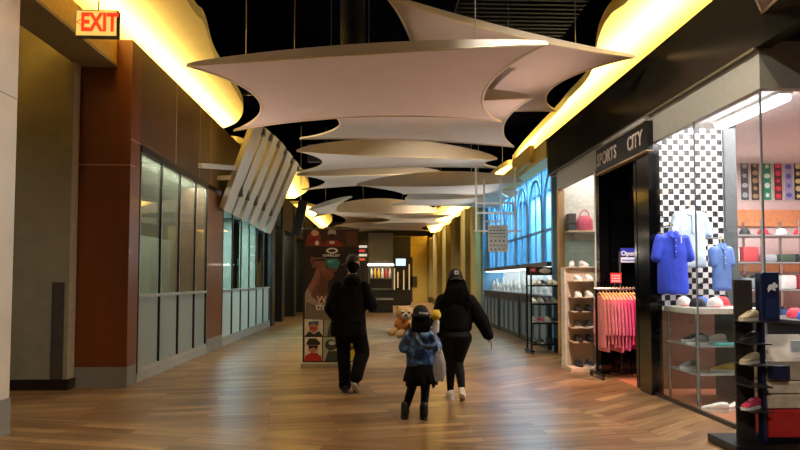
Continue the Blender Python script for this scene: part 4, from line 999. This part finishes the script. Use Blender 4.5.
yy = 30; a, b = atY(357, 244, yy), atY(369, 262, yy)
t = thing('menu_board', 'dark board with red and white lines far off between banner and kiosk', 'board', ((a.x+b.x)/2, yy, b.z))
MB().box((a.x, yy, b.z), (b.x, yy + .08, a.z)).build('board', M('#191416', .5), t); 
for k, c in enumerate(('#c8c4bc', '#b83a30', '#c8c4bc', '#b8501e')):
    z = a.z - (k + .6) * (a.z - b.z) / 4.2; MB().box((a.x + .1, yy - .01, z - .06), (b.x - .1 - .1 * (k % 2), yy, z + .06)).build('line', M(c, .5, emit=.3), t)
MB().box((a.x + .28, yy + .02, 0), (a.x + .34, yy + .06, b.z)).build('post', m_blkm, t)
# hanging dark blade sign beyond the slatted screen
a, b = atY(292, 200, 18.8), atY(306, 236, 18.8)
t = thing('blade_sign', 'dark hanging blade sign leaning beyond the slatted screen', 'sign', ((a.x+b.x)/2, 18.8, b.z))
MB().box((a.x + .1, 18.75, b.z), (b.x - .06, 18.87, a.z), .02, Matrix.Rotation(R(12), 3, 'Y')).build('panel', M('#1b1712', .5), t)
MB().cyl(((a.x+b.x)/2 + .05, 18.81, a.z - .05), ((a.x+b.x)/2 + .05, 18.81, CEIL), .012).build('hanging_rod', m_steel, t)
# ================================================================== PEOPLE
m_skin = M('#a8745a', .55, var=.04); m_eye = M('#f0ece6', .3); m_iris = M('#1c120c', .3); m_lip = M('#8a4a42', .5)
m_hair = M('#080605', .85, spec=.1, var=.4, scale=40, stretch=(1, 1, .1))
def V(*a): return Vector(a)
def hand(mb, w, d, n, side, curl=.5, s=1.):
    """palm, four unequal jointed fingers and a thumb; w wrist, d finger direction, n palm-facing direction"""
    d = d.normalized(); n = (n - d * n.dot(d)).normalized(); sd = d.cross(n) * side
    L = (.075, .084, .078, .060)
    for i in range(4):
        off = (.027 - i * .018) * s; k = w + d * (.088 - .006 * abs(i - 1)) * s + sd * off
        mb.cap(w + sd * off * .6, .014 * s, k, .0105 * s, 8)
        dirv = d; p = k
        for j, f in enumerate((.45, .30, .25)):
            ax = sd; a = curl * (.6 + .5 * j)
            dirv = (d * math.cos(a) + n * math.sin(a)).normalized(); q = p + dirv * L[i] * f * s
            mb.cap(p, (.0092 - .001 * j) * s, q, (.0084 - .001 * j) * s, 8); p = q
    p = w + d * .02 * s + sd * .028 * s; q = p + (d * .6 + sd * .6 + n * .4).normalized() * .042 * s; r = q + (d * .85 + sd * .1 + n * .5).normalized() * .034 * s
    mb.cap(p, .014 * s, q, .0105 * s, 8); mb.cap(q, .0105 * s, r, .0085 * s, 8)
def head(mb, c, s=1., rot=0.):
    Rm = Matrix.Rotation(rot, 3, 'Z'); f = lambda x, y, z: c + Rm @ (V(x, y, z) * s)
    mb.ell(f(0, -.012, .03), (.076 * s, .096 * s, .095 * s), rot=Rm); mb.ell(f(0, .022, -.045), (.057 * s, .068 * s, .066 * s), rot=Rm)
    mb.ell(f(0, .05, -.095), (.026 * s, .025 * s, .02 * s), rot=Rm)
    mb.cap(f(0, .08, .025), .010 * s, f(0, .104, -.018), .014 * s, 8)
    mb.cap(f(-.022, .082, -.052), .010 * s, f(.022, .082, -.052), .010 * s, 8)
    for k in (-1, 1): mb.ell(f(k * .077, -.008, -.002), (.011 * s, .02 * s, .031 * s), 8, 6, rot=Rm); mb.ell(f(k * .042, .055, -.012), (.024 * s, .03 * s, .024 * s), rot=Rm)
    return f
def face(t, f, s=1.):
    for k in (-1, 1): MB().ell(f(k * .03, .074, .016), .012 * s, 10, 8).build('eye', m_eye, t, True); MB().ell(f(k * .03, .0835, .016), .006 * s, 8, 6).build('iris', m_iris, t, True)
    MB().cap(f(-.018, .090, -.053), .005 * s, f(.018, .090, -.053), .005 * s, 8).build('mouth', m_lip, t, True)
def chain(mb, pts):
    for (a, ra), (b, rb) in zip(pts, pts[1:]): mb.cap(a, ra, b, rb, 14)
def rings(mb, secs, n=22):
    """torso: (cx, cy, z, half width, half depth), about the person's base"""
    mb.loft([[base + V(cx + w * math.copysign(abs(math.cos(2*PI*k/n)) ** .85, math.cos(2*PI*k/n)), cy + d * math.sin(2*PI*k/n), z) for k in range(n)] for cx, cy, z, w, d in secs])
def worn_shoe(t, base, p, yaw, pitch, up, sole, accent, sc_=1.):
    s = sneaker(up, sole, accent, 'shoe', .012); s.parent = t; s.location = Vector(p); s.rotation_euler = (pitch, 0, yaw); s.scale = (sc_,) * 3
    return s
m_blackcloth = M('#08080a', .9, var=.3, scale=25, spec=.15); m_blackcloth2 = M('#0a0a0c', .9, var=.3, scale=18, spec=.15); m_legging = M('#060607', .75, var=.2, spec=.2)

# ---- man
base = atZ(349, 392, 0); base.z = 0; L = lambda x, y, z: base + V(x, y, z)
t = thing('person', 'person in a black hooded coat and black cap walking away before the banner', 'person', base)
hc = L(.045, .02, 1.655)
mb = MB(); f = head(mb, hc, 1.02, R(24))
mb.cap(hc + V(0, -.02, -.06), .055, L(.03, -.01, 1.40), .062)
rings(mb, [(0, 0, .84, .12, .09), (0, 0, .92, .165, .105), (.0, 0, 1.1, .14, .095), (.01, 0, 1.28, .17, .105), (.02, 0, 1.40, .15, .08), (.025, 0, 1.44, .06, .05)])
sL, eL, wL = L(-.16, 0, 1.36), L(-.245, -.06, 1.08), L(-.19, .13, .95)
sR, eR, wR = L(.20, 0, 1.36), L(.30, -.02, 1.11), L(.17, .24, 1.16)
for s, e, w in ((sL, eL, wL), (sR, eR, wR)): chain(mb, [(s, .052), (e, .042), (w, .030)])
hand(mb, wL, V(.15, .8, -.5), V(1, 0, 0), -1, .5); hand(mb, wR, V(-.7, .5, .2), V(0, -.6, 1), 1, .6)
hl, kl, al = L(-.09, 0, .9), L(-.075, .05, .50), L(-.055, .03, .10)
hr, kr, ar = L(.09, 0, .9), L(.175, .03, .50), L(.085, -.20, .19)
for h, k, a in ((hl, kl, al), (hr, kr, ar)): chain(mb, [(h, .085), (k, .055), (a, .038)])
chain(mb, [(al, .035), (L(-.055, .14, .035), .03)]); chain(mb, [(ar, .035), (L(.08, -.08, .045), .03)])
remesh(mb, 'body', m_skin, t, .008, 2); face(t, f, 1.02)
mb = MB()      # coat
rings(mb, [(-.005, 0, .72, .225, .15), (-.005, 0, .76, .235, .16), (-.01, 0, 1.0, .225, .155), (.0, 0, 1.2, .22, .15), (.015, 0, 1.36, .20, .125), (.03, 0, 1.44, .11, .09), (.03, 0, 1.47, .075, .07)])
chain(mb, [(L(-.15, 0, 1.35), .095), (eL + V(.0, 0, 0), .078), (L(-.19, .10, .95), .062)])
chain(mb, [(L(.19, 0, 1.35), .095), (eR, .078), (L(.2, .20, 1.15), .058)])
remesh(mb, 'coat', m_blackcloth, t, .014, 4, .022, .16)
mb = MB(); mb.ell(L(.035, -.10, 1.445), (.125, .07, .075)); mb.ell(L(.04, -.03, 1.49), (.095, .09, .05)); remesh(mb, 'hood', m_blackcloth2, t, .012, 4, .012, .08)
mb = MB(); mb.cap(L(-.19, -.145, .92), .012, L(.16, -.145, .92), .012); mb.build('coat_seam', m_blackcloth2, t, True)
mb = MB(); rings(mb, [(0, 0, .70, .16, .13), (0, 0, .80, .19, .135), (0, 0, .94, .18, .125)])
chain(mb, [(hl, .115), (kl, .090), (L(-.055, .02, .13), .078), (L(-.055, .02, .09), .082)]); chain(mb, [(hr, .115), (kr, .098), (ar + V(.01, 0, .03), .082)])
remesh(mb, 'trousers', M('#08080a', .9, var=.25, spec=.15), t, .013, 4, .02, .13)
mb = MB()
def dome_cap(mb, c, rx, ry, h, z0=-.005):
    def d(u, v):
        a = 2 * PI * u; e = v * PI / 2; r = math.cos(e) ** .75; return c + V(rx * r * math.cos(a), ry * r * math.sin(a), z0 + h * math.sin(e))
    mb.grid(d, 24, 9)
def brim_cap(mb, c, a0, r0, r1, half=1.0, drop=.03):
    def d(u, v):
        a = a0 + (u - .5) * 2 * half; r = r0 + (r1 - r0) * v * math.sin(PI * (.15 + .7 * u)) ** .5
        return c + V(r * math.cos(a), r * 1.1 * math.sin(a), -drop * v - .02 * (2 * u - 1) ** 2)
    mb.grid(d, 14, 4)
m_cap = M('#131315', .75)
cc = hc + V(0, -.012, .045); dome_cap(mb, cc, .090, .106, .098); cp = mb.build('cap', m_cap, t, True)
mb = MB(); brim_cap(mb, cc + V(0, 0, .0), R(128), .085, .17, .8); b = mb.build('brim', m_cap, cp, True); b.modifiers.new('t', 'SOLIDIFY').thickness = .005
mb = MB(); mb.ell(hc + V(0, -.035, -.01), (.085, .085, .085)); mb.ell(hc + V(0, -.05, -.075), (.06, .05, .05)); remesh(mb, 'hair', m_hair, t, .009, 2, .006, .03)
# dark mask strap and cheek: lighter grey mask seen at the jaw
mb = MB(); Rm = Matrix.Rotation(R(24), 3, 'Z'); mb.ell(f(0, .034, -.052), (.066, .070, .058), rot=Rm); mb.build('face_mask', M('#5d6064', .7), t, True)
m_shb, m_shw, m_shg = M('#1a1a1d', .5), M('#c9c6bf', .5), M('#8c8a86', .5)
worn_shoe(t, base, (-.055, .075, .0), R(6), 0, m_shb, M('#37363a', .5), m_shg)
worn_shoe(t, base, (.085, -.16, .07), R(-8), R(-30), m_shb, M('#b0aea8', .5), m_shw)

# ---- woman
base = atZ(456, 400, 0); base.z = 0
t = thing('person', 'person in black sweater and leggings with long dark hair under a black cap, walking away', 'person', base)
hc = L(.0, .02, 1.455)
mb = MB(); f = head(mb, hc, .95, 0)
mb.cap(hc + V(0, -.02, -.06), .046, L(0, 0, 1.24), .052)
rings(mb, [(0, 0, .72, .10, .08), (0, 0, .80, .16, .11), (0, 0, .97, .118, .085), (.0, 0, 1.10, .14, .095), (.0, 0, 1.22, .14, .075), (0, 0, 1.27, .055, .05)])

sL, eL, wL = L(-.155, 0, 1.19), L(-.235, -.02, .95), L(-.20, .12, .76)
sR, eR, wR = L(.16, 0, 1.19), L(.31, -.04, .965), L(.405, -.02, .755)
for q, e, w in ((sL, eL, wL), (sR, eR, wR)): chain(mb, [(q, .045), (e, .036), (w, .026)])
hand(mb, wL, V(.05, .5, -.9), V(1, .2, 0), -1, .35, .92); hand(mb, wR, V(.35, .05, -.95), V(-1, .1, -.2), 1, .35, .92)
hl, kl, al = L(-.085, 0, .77), L(-.06, .05, .44), L(-.055, .10, .10)
hr, kr, ar = L(.085, 0, .77), L(.035, .03, .44), L(.05, -.16, .155)
for h, k, a in ((hl, kl, al), (hr, kr, ar)): chain(mb, [(h, .095), (k, .052), (a, .034)])
chain(mb, [(al, .032), (L(-.055, .20, .035), .028)]); chain(mb, [(ar, .032), (L(.055, -.06, .045), .028)])
remesh(mb, 'body', m_skin, t, .008, 2); face(t, f, .95)
mb = MB()
rings(mb, [(0, 0, .83, .185, .14), (0, 0, .87, .20, .15), (0, 0, .98, .20, .145), (0, 0, 1.12, .205, .14), (0, 0, 1.22, .185, .115), (0, 0, 1.27, .085, .075), (0, 0, 1.295, .06, .06)])
chain(mb, [(L(-.155, 0, 1.19), .095), (eL, .085), (L(-.203, .10, .79), .062)])
chain(mb, [(L(.165, 0, 1.19), .098), (eR, .092), (L(.395, -.02, .785), .068)])
remesh(mb, 'sweater', m_blackcloth2, t, .013, 4, .016, .15)
mb = MB(); rings(mb, [(0, 0, .68, .12, .10), (0, -.02, .77, .20, .15), (0, 0, .88, .145, .11), (0, 0, .93, .135, .10)])
chain(mb, [(hl + V(0, -.01, -.02), .115), (L(-.075, .03, .6), .09), (kl, .06), (L(-.057, .06, .32), .059), (al + V(0, 0, .01), .041)])
chain(mb, [(hr + V(0, -.01, -.02), .115), (L(.06, .02, .6), .09), (kr, .06), (L(.042, -.06, .33), .059), (ar + V(0, 0, .01), .041)])
remesh(mb, 'leggings', m_legging, t, .012, 4, .004, .1)
mb = MB()     # long loose hair
mb.ell(hc + V(0, -.035, .0), (.092, .082, .10)); rr = random.Random(3)
for k in range(22):
    x = -.115 + .23 * k / 21; d = -.085 - .03 * math.cos(x * 12) ; x2 = x * 1.35 + rr.uniform(-.02, .02)
    chain(mb, [(hc + V(x * .7, -.075, .0), .022), (hc + V(x * 1.0, d - .02, -.12), .024), (hc + V(x2, -.135, -.24), .022), (hc + V(x2 + rr.uniform(-.02, .02), -.13, -.33 - rr.uniform(0, .09) + abs(x) * .4), .012)])
remesh(mb, 'hair', m_hair, t, .011, 2, .014, .05)
mb = MB(); cc = hc + V(0, -.008, .04); dome_cap(mb, cc, .088, .103, .10); cp = mb.build('cap', M('#161618', .75), t, True)
mb = MB(); brim_cap(mb, cc, R(-90), .085, .125, .85, .035); b = mb.build('brim', M('#2a2a2c', .7), cp, True); b.modifiers.new('t', 'SOLIDIFY').thickness = .005
Rm = Matrix.Rotation(R(-24), 3, 'X')
q = cc + V(.002, -.094, .048); mb = MB().use(M('#d8d6d0', .6)).box(q - V(.024, .004, .024), q + V(.024, .004, .024), .003, rot=Rm)
mb.use(M('#2a2a2e', .6)); mb.box(q + V(-.011, -.0065, -.010), q + V(.011, -.003, .010), 0, rot=Rm)
mb.build('emblem', None, cp)
worn_shoe(t, base, (-.055, .14, .0), R(4), 0, M('#dedbd2', .55), M('#ece9e0', .5), M('#8a8880', .6), .93)
worn_shoe(t, base, (.058, -.12, .055), R(-12), R(-26), M('#d8d5cc', .55), M('#dcd8ce', .5), M('#77746e', .6), .93)

# ---- child
base = atZ(416, 418, 0); base.z = 0
t = thing('person', 'child in a blue patterned jacket, black skirt and black beanie carrying plush toys', 'person', base)
hc = L(.05, .0, 1.075)
mb = MB(); f = head(mb, hc, .88, R(-6))
mb.cap(hc + V(0, -.01, -.05), .036, L(.05, 0, .93), .042)
rings(mb, [(.05, 0, .50, .08, .07), (.05, 0, .56, .105, .08), (.05, 0, .70, .10, .075), (.05, 0, .82, .11, .08), (.05, 0, .90, .10, .06), (.05, 0, .94, .04, .04)])
sL, eL, wL = L(-.055, 0, .885), L(-.12, .0, .745), L(-.085, .13, .80)
sR, eR, wR = L(.155, 0, .885), L(.215, -.02, .745), L(.16, .12, .80)
for q, e, w in ((sL, eL, wL), (sR, eR, wR)): chain(mb, [(q, .034), (e, .029), (w, .021)])
hand(mb, wL, V(.5, .55, .35), V(.5, -.7, 0), -1, .7, .68); hand(mb, wR, V(-.5, .5, .45), V(-.5, -.7, 0), 1, .7, .68)
hl, kl, al = L(-.0, 0, .52), L(-.05, .02, .29), L(-.115, -.01, .08)
hr, kr, ar = L(.105, 0, .52), L(.10, .03, .29), L(.08, -.05, .075)
for h, k, a in ((hl, kl, al), (hr, kr, ar)): chain(mb, [(h, .06), (k, .038), (a, .027)])
chain(mb, [(al, .026), (al + V(-.005, .09, -.045), .022)]); chain(mb, [(ar, .026), (ar + V(0, .09, -.042), .022)])
remesh(mb, 'body', m_skin, t, .007, 2); face(t, f, .88)
def camo():
    m = bpy.data.materials.new('blue_patterned_cloth'); m.use_nodes = True; nt = m.node_tree; b = nt.nodes['Principled BSDF']
    tc = nt.nodes.new('ShaderNodeTexCoord'); nz = nt.nodes.new('ShaderNodeTexNoise'); nz.inputs['Scale'].default_value = 13; nz.inputs['Detail'].default_value = 3
    nt.links.new(tc.outputs['Object'], nz.inputs['Vector']); rp = nt.nodes.new('ShaderNodeValToRGB'); cr = rp.color_ramp; cr.interpolation = 'EASE'
    cr.elements[0].position = .40; cr.elements[0].color = lin('#0a1220'); cr.elements[1].position = .64; cr.elements[1].color = lin('#5f86a8')
    e = cr.elements.new(.5); e.color = lin('#17386a'); e = cr.elements.new(.57); e.color = lin('#2a5c98')
    nt.links.new(nz.outputs['Fac'], rp.inputs[0]); nt.links.new(rp.outputs[0], b.inputs['Base Color']); b.inputs['Roughness'].default_value = .55; return m
m_camo = camo()
mb = MB()
rings(mb, [(.05, 0, .545, .150, .115), (.05, 0, .575, .158, .12), (.05, 0, .70, .15, .115), (.05, 0, .82, .148, .11), (.05, 0, .90, .125, .085), (.05, 0, .95, .07, .06), (.05, 0, .965, .05, .05)])
chain(mb, [(L(-.045, 0, .88), .068), (eL, .066), (wL + V(0, -.015, 0), .048)]); chain(mb, [(L(.145, 0, .88), .068), (eR, .064), (wR + V(0, -.015, 0), .046)])
remesh(mb, 'jacket', m_camo, t, .011, 4, .018, .10)
mb = MB(); mb.tube([L(.09 + .098 * math.cos(a), -.105 + .05 * math.sin(a) - .02 * math.cos(a), .845 + .085 * math.sin(a) - .03 * math.cos(a)) for a in [2*PI*k/20 for k in range(20)]], .026, 8, True)
mb.ell(L(.09, -.085, .84), (.075, .03, .07)); remesh(mb, 'hood', m_camo, t, .009, 3, .008, .06)
mb = MB()     # layered short skirt
for zz_, r0, r1, ph in ((.60, .13, .175, 0), (.585, .125, .165, .4)):
    def sk(u, v):
        a = 2 * PI * u; r = r0 + (r1 - r0) * v ** .8 + .012 * v * math.sin(a * 7 + ph * 6)
        return L(.05 + r * 1.02 * math.cos(a), r * .86 * math.sin(a), zz_ - v * (.215 + .035 * math.sin(a * 4 + ph * 9) + .02 * math.sin(a * 7)))
    mb.grid(sk, 64, 8)
o = mb.build('skirt', m_blackcloth, t, True); o.modifiers.new('t', 'SOLIDIFY').thickness = .006
mb = MB(); rings(mb, [(.05, 0, .44, .085, .075), (.05, 0, .52, .112, .09), (.05, 0, .6, .112, .09)])
chain(mb, [(hl, .07), (kl, .050), (al + V(0, 0, .01), .037)]); chain(mb, [(hr, .07), (kr, .050), (ar + V(0, 0, .01), .037)])
remesh(mb, 'leggings', m_legging, t, .010, 3)
mb = MB(); mb.ell(hc + V(0, -.018, -.03), (.083, .08, .085)); rr = random.Random(5)
for k in range(12):
    x = -.075 + .15 * k / 11; chain(mb, [(hc + V(x, -.055, -.01), .02), (hc + V(x * 1.15, -.08, -.09), .02), (hc + V(x * 1.1, -.085, -.14 - rr.uniform(0, .03)), .012)])
remesh(mb, 'hair', m_hair, t, .009, 2, .008, .04)
mb = MB(); dome_cap(mb, hc + V(0, -.01, -.0), .089, .102, .125, -.01); bn = mb.build('beanie', M('#101012', .9, var=.3, scale=60), t, True)
mb = MB(); mb.tube([hc + V(.09 * math.cos(a), -.01 + .103 * math.sin(a), .005) for a in [2*PI*k/28 for k in range(28)]], .016, 8, True); mb.build('beanie_cuff', M('#0e0e10', .9), bn, True)
mb = MB()
for k in range(6):
    a = R(-90 - 12 + k * 11.5); c_ = hc + V(.0905 * math.cos(a), -.01 + .1045 * math.sin(a), .036 - .002 * k)
    mb.box(c_ - V(.006, .006, .009), c_ + V(.006, .006, .009), 0, rot=Matrix.Rotation(a + R(90), 3, 'Z'))
mb.build('lettering', M('#d0d0ce', .6), bn)
mb = MB(); rr = random.Random(2)
for a_, sx in ((al, -.005), (ar, 0)):
    p = a_ + V(0, 0, 0)
    mb = MB(); chain(mb, [(p + V(0, 0, .06), .046), (p + V(0, 0, -.02), .046), (p + V(sx, .05, -.035), .040), (p + V(sx, .10, -.042), .034)])
    bo = remesh(mb, 'boot', M('#151416', .6), t, .008, 3)
    mb = MB(); c_ = p + V(sx, .035, 0); mb.prism([(c_.x + .043 * math.cos(2*PI*k/20), c_.y + .105 * math.sin(2*PI*k/20), .0) for k in range(20)], (0, 0, .022)); mb.build('sole', M('#2c2a28', .6), bo)

# plush toys and bag she carries
pc = atY(404.5, 313.5, base.y + .15); m_tan = M('#b5743a', .9, var=.2, scale=30, bump=.4); m_cr = M('#c9a878', .9, var=.12, scale=30, bump=.4); m_wf = M('#d8ccb8', .9, var=.08, scale=30)
o = thing('plush_animal', 'tan plush animal with pale muzzle peering over the shoulder of the child in blue', 'plush toy', pc - V(0, 0, .32))
mb = MB(); mb.ell(pc, (.095, .082, .082)); mb.ell(pc + V(-.066, .01, .058), (.03, .02, .03)); mb.ell(pc + V(.062, .01, .062), (.03, .02, .03)); remesh(mb, 'head', m_cr, o, .008, 2, .006, .03)
MB().ell(pc + V(.012, -.066, -.022), (.052, .034, .04)).build('muzzle', m_wf, o, True)
for x in (-.022, .046): MB().ell(pc + V(x, -.083, .016), .012, 10, 8).build('eye', m_iris, o, True); MB().ell(pc + V(x, -.072, .018), (.022, .016, .024), 10, 8).build('eye_patch', m_wf, o, True)
MB().ell(pc + V(.012, -.101, -.012), (.015, .01, .011), 10, 8).build('nose', m_iris, o, True)
mb = MB().tube([pc + V(-.012 + k * .012, -.099, -.036 - .006 * (k % 2 == 0)) for k in range(5)], .004, 6); mb.build('mouth', m_iris, o, True)
bc = pc + V(-.03, -.005, -.135); mb = MB(); mb.ell(bc, (.085, .075, .10)); mb.cap(bc + V(.03, -.02, .04), .04, bc + V(.065, -.05, .0), .035); remesh(mb, 'torso', m_tan, o, .008, 2, .006, .03)
for a_, b_, r_ in ((V(-.05, -.02, -.04), V(-.115, -.055, -.065), .037), (V(.0, -.05, -.06), V(-.03, -.105, -.085), .037)):
    mb = MB(); mb.cap(bc + a_, r_, bc + b_, r_ * 1.1); mb.build('foot', m_cr, o, True)
pc = atY(436, 315, base.y + .10); o = thing('plush_ball', 'round yellow plush toy held at the far shoulder of the child in blue', 'plush toy', pc - V(0, 0, .2))
mb = MB(); mb.ell(pc, (.055, .055, .06)); remesh(mb, 'head', M('#dcb83c', .9, var=.15, scale=30, bump=.4), o, .007, 2, .004, .03)
mb = MB(); mb.cap(pc + V(.004, .0, -.075), .034, pc + V(-.01, .01, -.16), .045); mb.build('torso', M('#c9c2b6', .9), o, True)
for x in (-.03, .03): MB().ell(pc + V(x, .02, .045), .014, 10, 8).build('ear', M('#c09630', .9), o, True)
pb = L(.215, -.20, .44); o = thing('plastic_bag', 'silvery plastic bag hanging beside the jacket and skirt of the child', 'bag', pb)
mb = MB(); n = 24
def bag(u, v):
    a = 2 * PI * u; w = .055 + .03 * math.sin(PI * min(1, v * 1.05)) - .028 * v ** 3; w *= 1 if v > .03 else .6
    return pb + V(.012 + w * .75 * math.cos(a) + .006 * math.sin(5 * a + 4 * v), -.02 + w * 1.3 * math.sin(a), -.02 + .30 * v + .01 * math.sin(a * 3))
mb.grid(bag, n, 14); ob = mb.build('bag_body', glass_mat('thin_plastic', '#d8dce0', .12, .25, .62, '#a4a6ac'), o, True)
MB().tube([pb + V(.012, -.04, .27), pb + V(.01, -.03, .33), pb + V(-.005, .03, .345), pb + V(.012, .02, .27)], .006, 6).build('handle', M('#a8aab0', .5), o, True)
